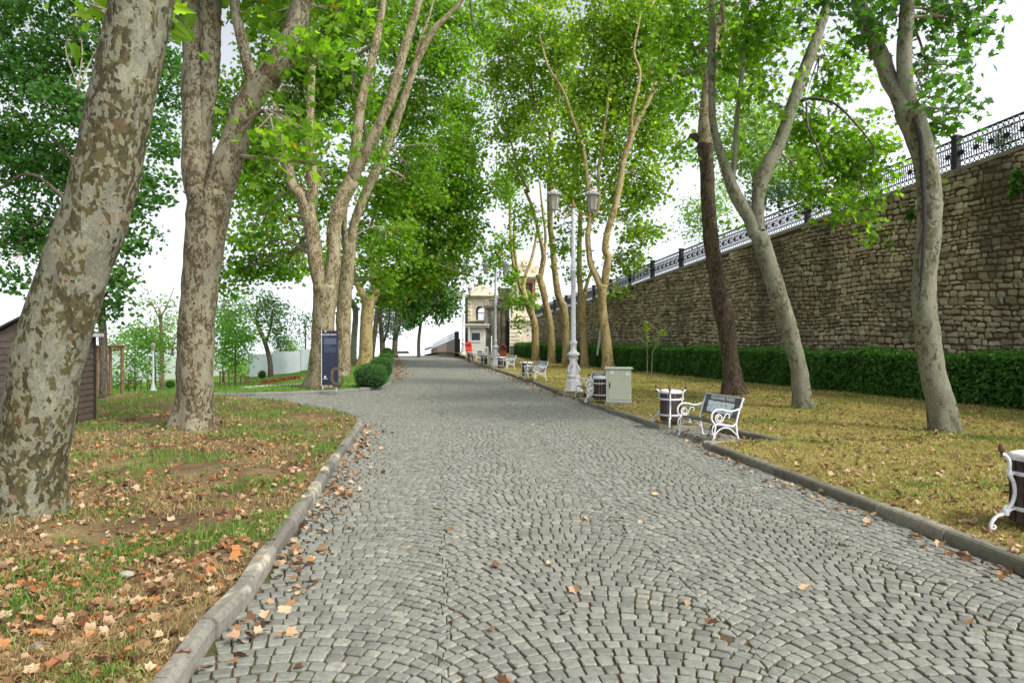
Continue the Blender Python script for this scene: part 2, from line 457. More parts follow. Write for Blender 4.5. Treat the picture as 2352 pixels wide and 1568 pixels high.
# poster on the bench back: pale sheet with scattered green, blue and brown plant motifs
m, nt, out = mat_new('bench_poster'); n = N(nt); v = coords(n)
vo = n('TexVoronoi', {'Vector': v, 'Scale': 13.0})
f = n.ramp(vo.outputs['Distance'], [(.36, (1, 1, 1)), (.44, (0, 0, 0))])
cc = n.ramp(n('SeparateColor', {0: vo.outputs['Color']}).outputs[0], [(0, (.1, .25, .1)), (.3, (.12, .22, .28)), (.55, (.5, .56, .58)), (.8, (.25, .14, .08)), (.92, (.06, .1, .08))], 'CONSTANT')
ns = n.ramp(n.noise(v, 45, 3), [(.46, (0, 0, 0)), (.52, (1, 1, 1))])
c = n.mix(n.math('MULTIPLY', f, ns), (.7, .77, .8), cc)
principled(n, out, c, .35, None, .4)
M['poster'] = m

# ------------------------------------------------------------------ leaves
LOD0 = ([(0, 0), (.2, -.1), (.5, .1), (.34, .26), (.58, .6), (.24, .52), (0, 1), (-.24, .52), (-.58, .6), (-.34, .26), (-.5, .1), (-.2, -.1)],
        [[0, 1, 2, 3, 4, 5, 6], [0, 6, 7, 8, 9, 10, 11]])
LOD1 = ([(0, 0), (.5, .08), (.4, .62), (0, 1), (-.4, .62), (-.5, .08)], [[0, 1, 2, 3], [0, 3, 4, 5]])
LOD2 = ([(0, 0), (.26, .45), (0, 1), (-.26, .45)], [[0, 1, 2], [0, 2, 3]])

LODF = ([(0, 0), (.28, -.06), (.52, .12), (.44, .32), (.58, .62), (.3, .62), (.06, .98), (-.2, .7), (-.5, .66), (-.42, .34), (-.55, .1), (-.24, -.08)],
        [[0, 1, 2, 3, 4, 5, 6], [0, 6, 7, 8, 9, 10, 11]])
def leaves_arrays(pos, size, up_bias, lod, fold=.22, rnd=None, droop=.5, flat=False):
    tpl, fcs = lod
    Nn = len(pos)
    T = np.array(tpl)
    yaw = rng.uniform(0, 2 * np.pi, Nn)
    nrm = rng.normal(0, 1, (Nn, 3)); nrm /= np.linalg.norm(nrm, axis=1)[:, None]
    nrm[:, 2] = nrm[:, 2] * (1 - up_bias) + up_bias * 1.6
    nrm /= np.linalg.norm(nrm, axis=1)[:, None]
    d = np.stack([np.cos(yaw), np.sin(yaw), -droop * rng.uniform(0, 1.6, Nn)], 1)
    d -= nrm * np.sum(d * nrm, 1)[:, None]
    d /= np.linalg.norm(d, axis=1)[:, None] + 1e-9
    s = np.cross(d, nrm)
    size = np.broadcast_to(size, (Nn,)) * rng.uniform(.6, 1.25, Nn)
    fz = fold * rng.uniform(-.3, 1.4, Nn)
    X = T[None, :, 0] * size[:, None]; Y = T[None, :, 1] * size[:, None]
    Z = np.abs(T[None, :, 0]) * (size * fz)[:, None] - (T[None, :, 1] ** 2) * (size * .18)[:, None] * (0 if flat else 1)
    V = pos[:, None, :] + s[:, None, :] * X[..., None] + d[:, None, :] * Y[..., None] + nrm[:, None, :] * Z[..., None]
    nv = len(tpl)
    V = V.reshape(-1, 3)
    base = (np.arange(Nn) * nv)[:, None]
    fl = np.concatenate([np.array(f) for f in fcs])
    loops = (base + fl[None, :]).ravel()
    lens = np.array([len(f) for f in fcs])
    tot = np.tile(lens, Nn)
    starts = np.concatenate([[0], np.cumsum(tot)[:-1]])
    if rnd is None: rnd = rng.uniform(0, 1, Nn)
    r = np.repeat(rnd, len(fcs))
    return V, loops, starts, r

def in_ball(n):
    v = rng.normal(0, 1, (n, 3)); v /= np.linalg.norm(v, axis=1)[:, None]
    return v * (rng.uniform(0, 1, n) ** (1 / 3.0))[:, None]

LEAF_TOTAL = [0]; LAIK = 2.1
def crown_points(blobs, lsize, lai, per=26):
    """blobs: (centre, radii along RT / FW / UP) -> leaf positions, shade values, clump centres"""
    pos = []; rn = []; cl = []
    for c, r, k in blobs:
        area = math.pi * r[0] * r[2]
        nleaf = int(max(12, LAIK * lai * k * area / (.42 * lsize ** 2)))
        nc = max(2, int(nleaf / per))
        q = in_ball(nc)
        q *= 1 + .25 * rng.normal(0, 1, (nc, 1))
        cc = c + q[:, :1] * r[0] * RT + q[:, 1:2] * r[1] * FW + q[:, 2:3] * r[2] * UP
        idx = rng.integers(0, nc, nleaf)
        sp = rng.normal(0, 1, (nleaf, 3)) * np.array([1, 1, .55]) * (lsize * rng.uniform(1.3, 2.6, nc))[idx][:, None]
        pos.append(cc[idx] + sp)
        tone = rng.uniform(-.16, .16, nc)
        rn.append(np.clip(.5 + tone[idx] + rng.normal(0, .2, nleaf), 0, 1))
        cl.append(cc)
    LEAF_TOTAL[0] += sum(len(p) for p in pos)
    return np.concatenate(pos), np.concatenate(rn), cl

def ring_tube(rows, n, lump=.06, lump_s=2.2, flare=None, seed=0.0):
    """rows (x,y,z,r) -> verts, faces of a lumpy tapered tube (closed ends)"""
    m = len(rows)
    V = np.zeros((m, n, 3)); ref = None
    ang = np.arange(n) * 2 * math.pi / n
    for k in range(m):
        t = rows[min(k + 1, m - 1), :3] - rows[max(k - 1, 0), :3]
        t = t / (np.linalg.norm(t) + 1e-9)
        if ref is None: ref = np.array([1.0, 0, 0]) if abs(t[0]) < .9 else np.array([0, 1.0, 0])
        u = ref - t * np.dot(ref, t); u /= np.linalg.norm(u); ref = u
        w = np.cross(t, u)
        r = np.full(n, rows[k, 3])
        if flare is not None:
            hgt = rows[k, 2] - flare[0]
            e = math.exp(-max(hgt, 0) / flare[1])
            r = r * (1 + flare[2] * e * (1 + .55 * np.sin(ang * 5 + seed) + .3 * np.sin(ang * 3 + seed * 2)))
        for i in range(n):
            p = rows[k, :3] + r[i] * (u * math.cos(ang[i]) + w * math.sin(ang[i]))
            q = Vector(p) * lump_s + Vector((seed * 3.1, seed, 0))
            d = mnoise.noise(q) + .45 * mnoise.noise(q * 2.7)
            V[k, i] = rows[k, :3] + (p - rows[k, :3]) * (1 + lump * 1.6 * d)
    V = V.reshape(-1, 3)
    k = np.arange(m - 1)[:, None] * n; i = np.arange(n)[None, :]; j = (np.arange(n)[None, :] + 1) % n
    Q = np.stack([k + i, k + j, k + n + j, k + n + i], -1).reshape(-1, 4)
    loops = Q.ravel().tolist(); starts = (np.arange(len(Q)) * 4).tolist()
    starts.append(len(loops)); loops += list(range((m - 1) * n, m * n))
    return V, np.array(loops), np.array(starts)

def merge(parts):
    vs = []; ls = []; ss = []; bv = bl = 0
    for V, l, s in parts:
        vs.append(V); ls.append(np.asarray(l) + bv); ss.append(np.asarray(s) + bl)
        bv += len(V); bl += len(l)
    return np.concatenate(vs), np.concatenate(ls), np.concatenate(ss)

def tree(name, label, t, trunk, limbs=(), blobs=(), bark='bark_mid', leaf='leaf_plane', lsize=.17, lai=3.2,
         lod=LOD0, group=None, base_z=None, ntr=20, flare=.32, cat='tree', lump=.06, per=26, upb=.45, dback=0.0):
    """trunk/limbs: (px, py, width_px[, dt]) traced at distance t; blobs: (px, py, rx, ry[, dt, k])"""
    def conv(rows, drift=0.0):
        out = []
        m = len(rows)
        for i, r in enumerate(rows):
            tt = t + (r[3] if len(r) > 3 else 0) + drift * i / max(1, m - 1)
            p = P(r[0], r[1], tt)
            out.append((*p, r[2] * .46 / F * tt))
        return np.array(out)
    tr = conv(trunk)
    base = tr[0, :3].copy()
    if base_z is not None: base[2] = base_z
    root = thing(name, label, cat, tuple(base), 0, group)
    sd = random.uniform(0, 20)
    rows = catmull(np.vstack([[*(tr[0, :3] - np.array([0, 0, .18])), tr[0, 3] * 1.02], tr]), max(.12, tr[0, 3] * .45))
    rows[:, :3] -= base
    V, l, s = ring_tube(rows, ntr, lump, 1.6 / max(.2, tr[0, 3] * 2), (0.0, .28, flare), sd)
    me = np_mesh('trunk', V, l, s, None, True)
    link('trunk', me, M[bark], root)
    skel = [rows]; pk = [np.array([tr[0, 0], tr[0, 1], tr[0, 2]])]
    allp = [rows[:, :3] + base]
    for li, L in enumerate(limbs):
        lbark = bark
        if isinstance(L[0], str): lbark, L = L[0], L[1:]
        d = random.uniform(-1.2, 1.2) * (t / 20) ** .5
        ap = np.concatenate(allp); dep = (ap - CAM) @ FW
        qx = 1176 + F * ((ap - CAM) @ RT) / dep; qy = 778 - F * (ap[:, 2] - HC) / dep
        d0 = dep[int(np.argmin((qx - L[0][0]) ** 2 + (qy - L[0][1]) ** 2))] - t
        lr = np.array([(*P(r[0], r[1], t + d0 + d * i / (len(L) - 1)), r[2] * .47 / F * t) for i, r in enumerate(L)])
        r2 = catmull(lr, max(.12, lr[0, 3] * .6)); allp.append(r2[:, :3].copy()); r2[:, :3] -= base
        r2[:, 3] = np.maximum(r2[:, 3], .012)
        V, l, s = ring_tube(r2, max(8, ntr - 6), lump * .9, 1.6 / max(.12, lr[0, 3] * 2), None, sd + li + 1)
        link('limb', np_mesh('limb', V, l, s, None, True), M[lbark], root)
        skel.append(r2)
    if blobs:
        bb = []
        for b in blobs:
            dt = b[4] if len(b) > 4 else random.uniform(-1.5, 1.5)
            k = b[5] if len(b) > 5 else 1.0
            tt = t + dt + (dback if len(b) < 6 or b[5] >= .6 else 0)
            c = P(b[0], b[1], tt) - base
            rx, rz = b[2] / F * tt, b[3] / F * tt
            bb.append((c, (rx, max(.5, .85 * max(rx, rz)), rz), k))
        pos, rn, cl = crown_points(bb, lsize, lai, per)
        A = leaves_arrays(pos, lsize, upb, lod, .25, rn)
        parts = [A[:3]]; nleaf_faces = len(A[2])
        sk = np.vstack(skel)
        # branches reaching into each mass of leaves
        for (c, r, k), cc in zip(bb, cl):
            dd = np.linalg.norm(sk[:, :3] - c, axis=1) + np.maximum(0, sk[:, 2] - c[2]) * .1 + np.maximum(0, c[2] - sk[:, 2]) * .25
            j = int(np.argmin(dd)); a = sk[j, :3]
            ra = min(sk[j, 3] * .55, .02 + .011 * np.linalg.norm(c - a))
            mid = (a + c) / 2 + rng.normal(0, .12, 3) * np.linalg.norm(c - a) + np.array([0, 0, .1 * np.linalg.norm(c - a)])
            br = catmull([(*a, ra), (*mid, ra * .7), (*c, max(.008, ra * .35))], .35)
            parts.append(ring_tube(br, 6, .05, 2.0, None, 1.0))
            for q in cc[rng.permutation(len(cc))[:7]]:
                s0 = br[rng.integers(len(br) // 3, len(br))]
                md = (s0[:3] + q) / 2 + rng.normal(0, .12, 3) * np.linalg.norm(q - s0[:3])
                parts.append(ring_tube(catmull([(*s0[:3], s0[3] * .6), (*md, s0[3] * .4), (*q, .005)], .5), 5, 0.0, 2.0))
        V, l, s = merge(parts)
        nf = len(s)
        mats = np.zeros(nf, int); mats[nleaf_faces:] = 1
        rr = np.zeros(nf); rr[:nleaf_faces] = A[3]
        me = np_mesh('crown', V, l, s, rr, False, mats)
        link('crown', me, [M[leaf], M['twig']], root)
    return root

# ------------------------------------------------------------------ stones laid as bevelled blocks
def stones(quads, h, bev, depth, m8=True, jit=.07, dome=.003, rnd=None, cut=(.06, .2), tlt=.018):
    """quads (N,4,2) in the laying plane -> (V(u,v,w), loops, starts, rnd)"""
    Nn = len(quads)
    c = quads.mean(1, keepdims=True)
    ext = np.linalg.norm(quads - c, axis=2).mean(1)[:, None, None]
    if m8:
        pts = []
        for i in range(4):
            a = quads[:, i]; p = quads[:, i - 1]; q = quads[:, (i + 1) % 4]
            k1 = rng.uniform(*cut, (Nn, 1)); k2 = rng.uniform(*cut, (Nn, 1))
            pts.append(a + (p - a) * k1); pts.append(a + (q - a) * k2)
        O = np.stack(pts, 1)
        O = O + rng.normal(0, jit * .5, O.shape) * ext
    else:
        O = quads + rng.normal(0, jit, quads.shape) * ext
    m = O.shape[1]
    tilt = rng.normal(0, tlt, (Nn, 1, 2))
    rings = []
    sc_in = np.clip(1 - bev / ext, .3, .97)
    for s_, w in ((1.0, -depth), (1.0, h - bev), (sc_in, h), (sc_in * .55, h + dome)):
        q = c + (O - c) * s_
        ww = np.broadcast_to(np.asarray(w), (Nn,))[:, None] + (0 if np.isscalar(w) and w == -depth else 1) * ((q - c) * tilt).sum(2)
        rings.append(np.concatenate([q, ww[..., None]], 2))
    V = np.stack(rings, 1)                      # N, 4, m, 3
    base = (np.arange(Nn) * 4 * m)[:, None]
    fl = []; lens = []
    for r in range(3):
        for i in range(m):
            j = (i + 1) % m
            fl += [r * m + i, r * m + j, (r + 1) * m + j, (r + 1) * m + i]; lens.append(4)
    fl += list(range(3 * m, 4 * m)); lens.append(m)
    loops = (base + np.array(fl)[None, :]).ravel()
    tot = np.tile(np.array(lens), Nn)
    starts = np.concatenate([[0], np.cumsum(tot)[:-1]])
    if rnd is None: rnd = np.clip(rng.normal(.5, .22, Nn), 0, 1)
    return V.reshape(-1, 3), loops, starts, np.repeat(rnd, len(lens))

def in_poly(x, y, poly):
    ins = np.zeros(len(x), bool)
    n_ = len(poly); j = n_ - 1
    for i in range(n_):
        xi, yi = poly[i]; xj, yj = poly[j]
        if yi != yj:
            cnd = ((yi > y) != (yj > y)) & (x < (xj - xi) * (y - yi) / (yj - yi) + xi)
            ins ^= cnd
        j = i
    return ins

g2 = lambda px, py, z=0.0: tuple(G(px, py, z)[:2])
# road edges on the paved plane (distances from the photo's perspective)
LEFT = [(-1.62, -8), (-1.55, -2), g2(435, 1568), g2(497, 1468), g2(575, 1385), g2(617, 1311), g2(676, 1224), g2(736, 1132), g2(782, 1058), g2(818, 1005), g2(833, 980)]
CORNER = [g2(828, 968), g2(800, 958), g2(736, 944), g2(667, 933), g2(600, 925), g2(520, 919), g2(440, 915)]
FARSIDE = [g2(440, 911), g2(495, 911), g2(665, 908), g2(765, 902.5), g2(850, 897), g2(884, 892), g2(898, 884), g2(901, 872), g2(902, 866), g2(904, 841), (g2(906, 822)[0], g2(906, 822)[1]), (-7.0, 100), (-9.5, 130), (-13, 180)]
pA = g2(1612, 1026); pB = g2(1787, 1026); pC = g2(1634, 986); pD = g2(1514, 986)
qA = g2(1328, 921); qB = g2(1394, 921); qC = g2(1342, 910); qD = g2(1294, 910)
RIGHT = [(4.75, -8), (4.75, 0), g2(2352, 1318), g2(1990, 1172), pA, pB, pC, pD, g2(1417, 953), g2(1369, 937), qA, qB, qC, qD, g2(1224, 881), g2(1157, 858), g2(1109, 842), g2(1076, 828), (g2(1050, 820)[0], g2(1050, 820)[1]), (-.6, 100), (-3.0, 130), (-6.5, 180)]
ROAD = LEFT + CORNER + FARSIDE + RIGHT[::-1]

# ---- cobbles: rows of segmental arches
W = 1.8; RA = W / math.sqrt(2); SROW = .106; NS = 20
quads = []
DELTA = rng.normal(0, .032, (22, 3000))
for ci in range(-12, 8):
    xc = ci * W + .92
    y0, y1 = (-1.5, 125)
    rows_ = np.arange(int((y0 - RA) / SROW), int(y1 / SROW))
    for half in (0,):
        th = np.linspace(-math.pi / 4, math.pi / 4, NS + 1)
    nr = len(rows_)
    off = rng.uniform(-.42, .42, (nr, 1)) * (th[1] - th[0])
    TH = np.repeat(th[None, :], nr, 0)
    TH[:, 1:-1] += off + rng.normal(0, .06, (nr, NS - 1)) * (th[1] - th[0])
    dl = DELTA[ci + 12][:nr, None]; dr = DELTA[ci + 13][:nr, None]
    thl = np.arcsin(np.clip(np.sin(math.pi / 4 + dl) - math.sqrt(2), -1, 1)); thr = math.pi / 4 + dr
    lin = np.linspace(0, 1, NS + 1)[None, :]
    TH = TH + (thl + math.pi / 4) * (1 - lin) + (thr - math.pi / 4) * lin
    yj = rng.normal(0, .035, (nr + 1, NS + 1)) * SROW
    yb = (rows_ * SROW)[:, None]
    for wob in (0,):
        low = yb + yj[:-1]; hig = yb + SROW + yj[1:]
    TU = np.clip(TH + SROW * np.sin(TH) / RA, thl, thr)
    X = xc + RA * np.sin(TH); Yc = RA * np.cos(TH); XU = xc + RA * np.sin(TU); YU = RA * np.cos(TU)
    a = np.stack([X[:, :-1], Yc[:, :-1] + low[:, :-1]], -1); b = np.stack([X[:, 1:], Yc[:, 1:] + low[:, 1:]], -1)
    c = np.stack([XU[:, 1:], YU[:, 1:] + hig[:, 1:]], -1); d = np.stack([XU[:, :-1], YU[:, :-1] + hig[:, :-1]], -1)
    quads.append(np.stack([a, b, c, d], 2).reshape(-1, 4, 2))
quads = np.concatenate(quads)
# the paving bends with the road
cen = quads.mean(1)
ok = in_poly(cen[:, 0], cen[:, 1], ROAD) & (cen[:, 1] > -1.2)
quads = quads[ok]; cen = cen[ok]
gap = .0056 + np.abs(rng.normal(0, .003, (len(quads), 1, 1)))
ext = np.linalg.norm(quads - cen[:, None], axis=2).mean(1)[:, None, None]
quads = cen[:, None] + (quads - cen[:, None]) * (1 - gap / ext * 1.1)
near = cen[:, 1] < 17
parts = []; rr = []
for msk, m8 in ((near, True), (~near, False)):
    q = quads[msk]
    hh = np.clip(rng.normal(0, .003, len(q)), -.008, .008)
    V, l, s, r = stones(q, hh, 0.0055 if m8 else .007, .03, m8, .05 if m8 else .05, .0018)
    parts.append((V, l, s)); rr.append(r)
V, l, s = merge(parts)
# slow unevenness and the brow of the hill
V[:, 2] += .008 * np.sin(V[:, 0] * 1.3 + 1) * np.sin(V[:, 1] * .9) + crest(V[:, 1])
road = link('road', np_mesh('road', V, l, s, np.concatenate(rr)), M['cobble'])
tag(road, 'grey cobbled road laid in arches, climbing between the trees', 'road', kind='structure')

def sheet(xs, ys, zf, name, mat, smooth=True):
    X, Y = np.meshgrid(xs, ys, indexing='ij')
    Z = zf(X, Y)
    V = np.stack([X, Y, Z], -1).reshape(-1, 3)
    nx, ny = len(xs), len(ys)
    i = np.arange(nx - 1)[:, None]; j = np.arange(ny - 1)[None, :]
    Q = np.stack([i * ny + j, (i + 1) * ny + j, (i + 1) * ny + j + 1, i * ny + j + 1], -1).reshape(-1, 4)
    return link(name, np_mesh(name, V, Q.ravel(), np.arange(len(Q)) * 4, None, smooth), mat)

xs = np.arange(-12, 12.1, .4); ys = np.concatenate([np.arange(-8, 60, .4), np.arange(60, 182, 2)])
rb = sheet(xs, ys, lambda x, y: -.014 + .008 * np.sin(x * 1.3 + 1) * np.sin(y * .9) + crest(y) - 2.5 * sm((-x - 5.5) / 2) * sm((y - 24) / 3), 'road_bed', M['joint'])
tag(rb, kind='structure')
gx = np.concatenate([np.linspace(-900, -70, 12), np.linspace(-60, 60, 41), np.linspace(70, 900, 12)])
gy = np.concatenate([np.linspace(-120, -10, 6), np.linspace(-5, 180, 60), np.linspace(200, 2500, 20)])
gr = sheet(gx, gy, lambda x, y: np.minimum(crest(y), .6 * crest(y)) - .55 - 1.4 * sm((-x - 5.5) / 9) * sm((y - 18) / 10) - 2.0 * sm((np.abs(x) - 60) / 60), 'ground', M['earth'])
tag(gr, kind='structure')

def resample(poly, step):
    p = np.array(poly, float); out = [p[0]]
    for a, b in zip(p[:-1], p[1:]):
        n_ = max(1, int(np.linalg.norm(b - a) / step))
        for k in range(1, n_ + 1): out.append(a + (b - a) * k / n_)
    return np.array(out)

def strip(A, B, ncol, zf, name, mat, power=1.0):
    A = np.array(A); B = np.array(B)
    u = np.linspace(0, 1, ncol) ** power
    XY = A[:, None] + (B - A)[:, None] * u[None, :, None]
    X, Y = XY[..., 0], XY[..., 1]
    Z = zf(X, Y)
    V = np.stack([X, Y, Z], -1).reshape(-1, 3)
    n_ = len(A)
    i = np.arange(n_ - 1)[:, None]; j = np.arange(ncol - 1)[None, :]
    Q = np.stack([i * ncol + j, i * ncol + j + 1, (i + 1) * ncol + j + 1, (i + 1) * ncol + j], -1).reshape(-1, 4)
    me = np_mesh(name, V, Q.ravel(), np.arange(len(Q)) * 4, None, True)
    o = link(name, me, mat)
    tag(o, kind='structure')
    return o

def lumps(x, y, a=.025):
    return a * (np.sin(x * 1.9 + .7 * np.sin(y * 1.3)) * np.sin(y * 1.5 + 1) + .5 * np.sin(x * 4.3 + y * 2.7))

# hedge and wall line
H0, H1, H2 = np.array(GL(2352, 941)[:2]), np.array(GL(1410, 846)[:2]), np.array(GL(1181, 820)[:2])
Hn = H0 + (H0 - H1) / np.linalg.norm(H0 - H1) * 16
def off_line(pts, d):
    out = []
    for i, p in enumerate(pts):
        tv = pts[min(i + 1, len(pts) - 1)] - pts[max(i - 1, 0)]
        tv = tv / np.linalg.norm(tv)
        out.append(p + np.array([tv[1], -tv[0]]) * d)
    return out
HL = [Hn, H0, H1, H2]
WL = off_line(HL, 1.75)          # wall face
WLx = lambda y: np.interp(y, [p[1] for p in WL] + [130], [p[0] for p in WL] + [1.0])

RK = np.array([(p[0] + .07, p[1]) for p in RIGHT])
RKr = resample(RK, .5)
A = RKr; B = np.stack([np.maximum(WLx(RKr[:, 1]), RKr[:, 0] + .4), RKr[:, 1]], 1)
B[RKr[:, 1] < 0, 0] = 20
strip(A, B, 40, lambda x, y: z_right(x, y) - .012 + lumps(x, y), 'dry_lawn', M['dry'])

LK = np.array([(p[0] - .07, p[1]) for p in LEFT] + [(p[0] - .02, p[1] - .07) for p in CORNER] + [(-16, 22.9), (-24, 23.6)])
LKr = resample(LK, .4)
A = LKr; B = np.stack([np.full(len(A), -30.0), A[:, 1]], 1)
strip(A, B, 60, lambda x, y: .1 - .012 + lumps(x, y, .03) + .06 * sm((-x - 3) / 4), 'leafy_lawn', M['soil'], 1.4)
FK = [(-30, 23.6), (-16, 22.9)] + [(p[0], p[1] + .06) for p in FARSIDE[:5]] + [(p[0] - .06, p[1] + .03) for p in FARSIDE[5:]]
FB = [(-80, 22.0), (-78, 24)] + [(-75, y) for y in (27, 30, 34, 38, 43, 48, 53, 58, 64, 75, 92, 115, 140, 190)]
FKr = []; FBr = []
for i in range(len(FK) - 1):
    for k in range(5):
        u = k / 5
        FKr.append(np.array(FK[i]) * (1 - u) + np.array(FK[i + 1]) * u); FBr.append(np.array(FB[i]) * (1 - u) + np.array(FB[i + 1]) * u)
strip(FKr, FBr, 70, lambda x, y: z_left(x, y) - .016 + lumps(x, y, .02), 'green_lawn', M['lawn'], 1.8)

def kerb(pts, name, mat, w=.16, top=.12, seglen=.95, side=1, label=None, zf=None):
    p = resample(pts, .12)
    d = np.linalg.norm(np.diff(p, axis=0), axis=1); sacc = np.concatenate([[0], np.cumsum(d)])
    tot = sacc[-1]; parts = []; rn = []
    pos = 0.0
    while pos < tot - .15:
        L = seglen * random.uniform(.88, 1.1); e = min(pos + L, tot)
        ss = np.linspace(pos + .006, e - .006, 5)
        X = np.interp(ss, sacc, p[:, 0]); Y = np.interp(ss, sacc, p[:, 1])
        tx = np.gradient(X); ty = np.gradient(Y); ln = np.hypot(tx, ty); tx /= ln; ty /= ln
        nx, ny = ty * side, -tx * side
        jz = random.gauss(0, .005); jo = random.gauss(0, .006)
        prof = [(0 + jo, -.1), (0 + jo, top - .045 + jz), (.012 + jo, top - .02 + jz), (.035 + jo, top - .003 + jz), (w - .02, top + jz), (w, top - .02 + jz), (w, -.1)]
        m = len(prof)
        V = np.zeros((5, m, 3))
        for k in range(5):
            sh = .012 if k in (0, 4) else 0
            for q, (o, z) in enumerate(prof):
                oo = w / 2 + (o - w / 2) * (1 - sh)
                V[k, q] = (X[k] + nx[k] * oo, Y[k] + ny[k] * oo, z - (sh * .4 if z > 0 else 0) + float(crest(Y[k])) + (zf(X[k], Y[k]) if zf else 0))
        loops = []; starts = []
        for k in range(4):
            for q in range(m - 1):
                starts.append(len(loops)); loops += [k * m + q, k * m + q + 1, (k + 1) * m + q + 1, (k + 1) * m + q]
        starts.append(len(loops)); loops += list(range(m))
        starts.append(len(loops)); loops += [4 * m + q for q in range(m - 1, -1, -1)]
        parts.append((V.reshape(-1, 3), loops, starts)); rn += [random.random()] * len(starts)
        pos = e
    V, l, s = merge(parts)
    o = link(name, np_mesh(name, V, l, s, np.array(rn)), mat)
    tag(o, kind='structure')
    return o

kerb(LEFT[1:] + CORNER[:2], 'kerb_of_leafy_lawn', M['kerb_worn'], .125, .125, .8, side=-1)
kerb(CORNER[1:], 'low_kerb', M['kerb_moss'], .12, .09, .9, side=-1)
kerb(FARSIDE, 'kerb_of_green_lawn', M['kerb'], .14, .12, .95, side=-1)
kerb(RIGHT[1:5], 'kerb_of_dry_lawn', M['kerb_moss'], .14, .115, 1.0, side=1)
for a, b in ((4, 6), (5, 7), (6, 8), (7, 11), (10, 12), (11, 13), (12, 14)):
    kerb(RIGHT[a:b], 'bay_kerb', M['kerb_moss'], .13, .11 + .004 * (a % 3), .9, side=1)
kerb(RIGHT[13:], 'far_kerb', M['kerb_moss'], .15, .12, 1.0, side=1)

# ------------------------------------------------------------------ retaining wall
def wall_t(px):       # distance of the wall face seen in column px
    d = (FW + RT * ((px - 1176) / F))[:2]
    for a, b in zip(WL[:-1], WL[1:]):
        e = b - a
        det = d[0] * (-e[1]) + e[0] * d[1]
        tt = (a[0] * (-e[1]) + e[0] * a[1]) / det
        uu = (d[0] * a[1] - d[1] * a[0]) / det
        if -1e-6 <= uu <= 1 + 1e-6: return tt
    return None
def topz(px, py):
    t = wall_t(px); p = P(px, py, t); return p
tops = [topz(2352, 333), topz(1753, 548), topz(1505, 636), topz(1399, 677), topz(1238, 726)]
cum = lambda p: float(np.hypot(*(np.array(p[:2]) - WL[0])))
TS = [(float(p[1]), float(p[2])) for p in tops]
sl = (TS[0][1] - TS[1][1]) / (TS[0][0] - TS[1][0])
TS = [(TS[0][0] - 30, TS[0][1] - sl * 30)] + TS + [(90, TS[-1][1] - .3)]
ztop = lambda y: np.interp(y, [a for a, _ in TS], [b for _, b in TS])

wall = thing('stone_wall', 'tall brown rubble stone retaining wall behind the clipped hedge', 'wall', (WL[2][0], WL[2][1], 0))
wo = np.array(wall.location)
def wall_segment(a, b, s0):
    L = float(np.linalg.norm(b - a)); e = (b - a) / L; nn = np.array([-e[1], e[0]])
    if nn[0] > 0: nn = -nn
    q = []
    z = 0.0
    while z < 9.5:
        h = random.choice([.12, .15, .18, .2, .22, .16])
        u = -random.uniform(0, .4)
        while u < L:
            w = random.choice([.16, .21, .26, .32, .4, .25, .3]) * random.uniform(.85, 1.2)
            parts_ = [(u, z, w, h)]
            if random.random() < .16 and h > .2:
                parts_ = [(u, z, w, h * .5), (u, z + h * .5, w, h * .5)]
            for (uu, zz, ww, hh) in parts_:
                y = a[1] + e[1] * (uu + ww / 2)
                if 0 <= uu + ww / 2 <= L and zz + hh < ztop(y) - .05:
                    g = random.uniform(.006, .022); dz_ = random.uniform(-.02, .02)
                    q.append([(uu + g, zz + g + dz_), (uu + ww - g, zz + g + random.uniform(-.02, .02) + dz_), (uu + ww - g, zz + hh - g + random.uniform(-.02, .02) + dz_), (uu + g, zz + hh - g + dz_)])
            u += w
        z += h
    q = np.array(q)
    # courses wander a little
    q[..., 1] += .05 * np.sin(q[..., 0] * .55 + q[..., 1] * 1.7) + .03 * np.sin(q[..., 0] * 1.7 + q[..., 1] * .6)
    V, l, s, r = stones(q, rng.uniform(.012, .06, len(q)), .028, .06, True, .19, .012, np.clip(rng.beta(1.7, 1.9, len(q)), 0, 1), (.08, .3), .03)
    Wd = np.zeros_like(V)
    Wd[:, 0] = a[0] + e[0] * V[:, 0] + nn[0] * V[:, 2]
    Wd[:, 1] = a[1] + e[1] * V[:, 0] + nn[1] * V[:, 2]
    Wd[:, 2] = V[:, 1]
    return (Wd - wo, l, s), r, e, nn
parts = []; rr = []
for a, b in zip(WL[:-1], WL[1:]):
    pz, r, e, nn = wall_segment(a, b, 0)
    parts.append(pz); rr.append(r)
V, l, s = merge(parts)
link('stone_face', np_mesh('stone_face', V, l, s, np.concatenate(rr)), M['wallstone'], wall)
mb = MB(); cp = MB()
ycuts = sorted(set([p[1] for p in WL] + [y for y, _ in TS if WL[0][1] < y < WL[-1][1]]))
wx = lambda y: float(np.interp(y, [p[1] for p in WL], [p[0] for p in WL]))
for y0, y1 in zip(ycuts[:-1], ycuts[1:]):
    a = np.array([wx(y0), y0]); b = np.array([wx(y1), y1]); e = (b - a) / np.linalg.norm(b - a); out_ = np.array([e[1], -e[0]])
    if out_[0] < 0: out_ = -out_
    def slab(m, o0, o1, z0f, z1f):
        vs = []
        for pt, y in ((a, y0), (b, y1)):
            for o, zf in ((o0, z0f), (o1, z0f), (o1, z1f), (o0, z1f)):
                p = pt + out_ * o
                vs.append((p[0] - wo[0], p[1] - wo[1], zf(y)))
        m._add(vs, [[0, 1, 2, 3], [7, 6, 5, 4], [0, 4, 5, 1], [1, 5, 6, 2], [2, 6, 7, 3], [3, 7, 4, 0]])
    slab(mb, 0.0, .7, lambda y: -.6, lambda y: float(ztop(y)) - .12)
    slab(cp, -.07, .78, lambda y: float(ztop(y)) - .118, lambda y: float(ztop(y)))
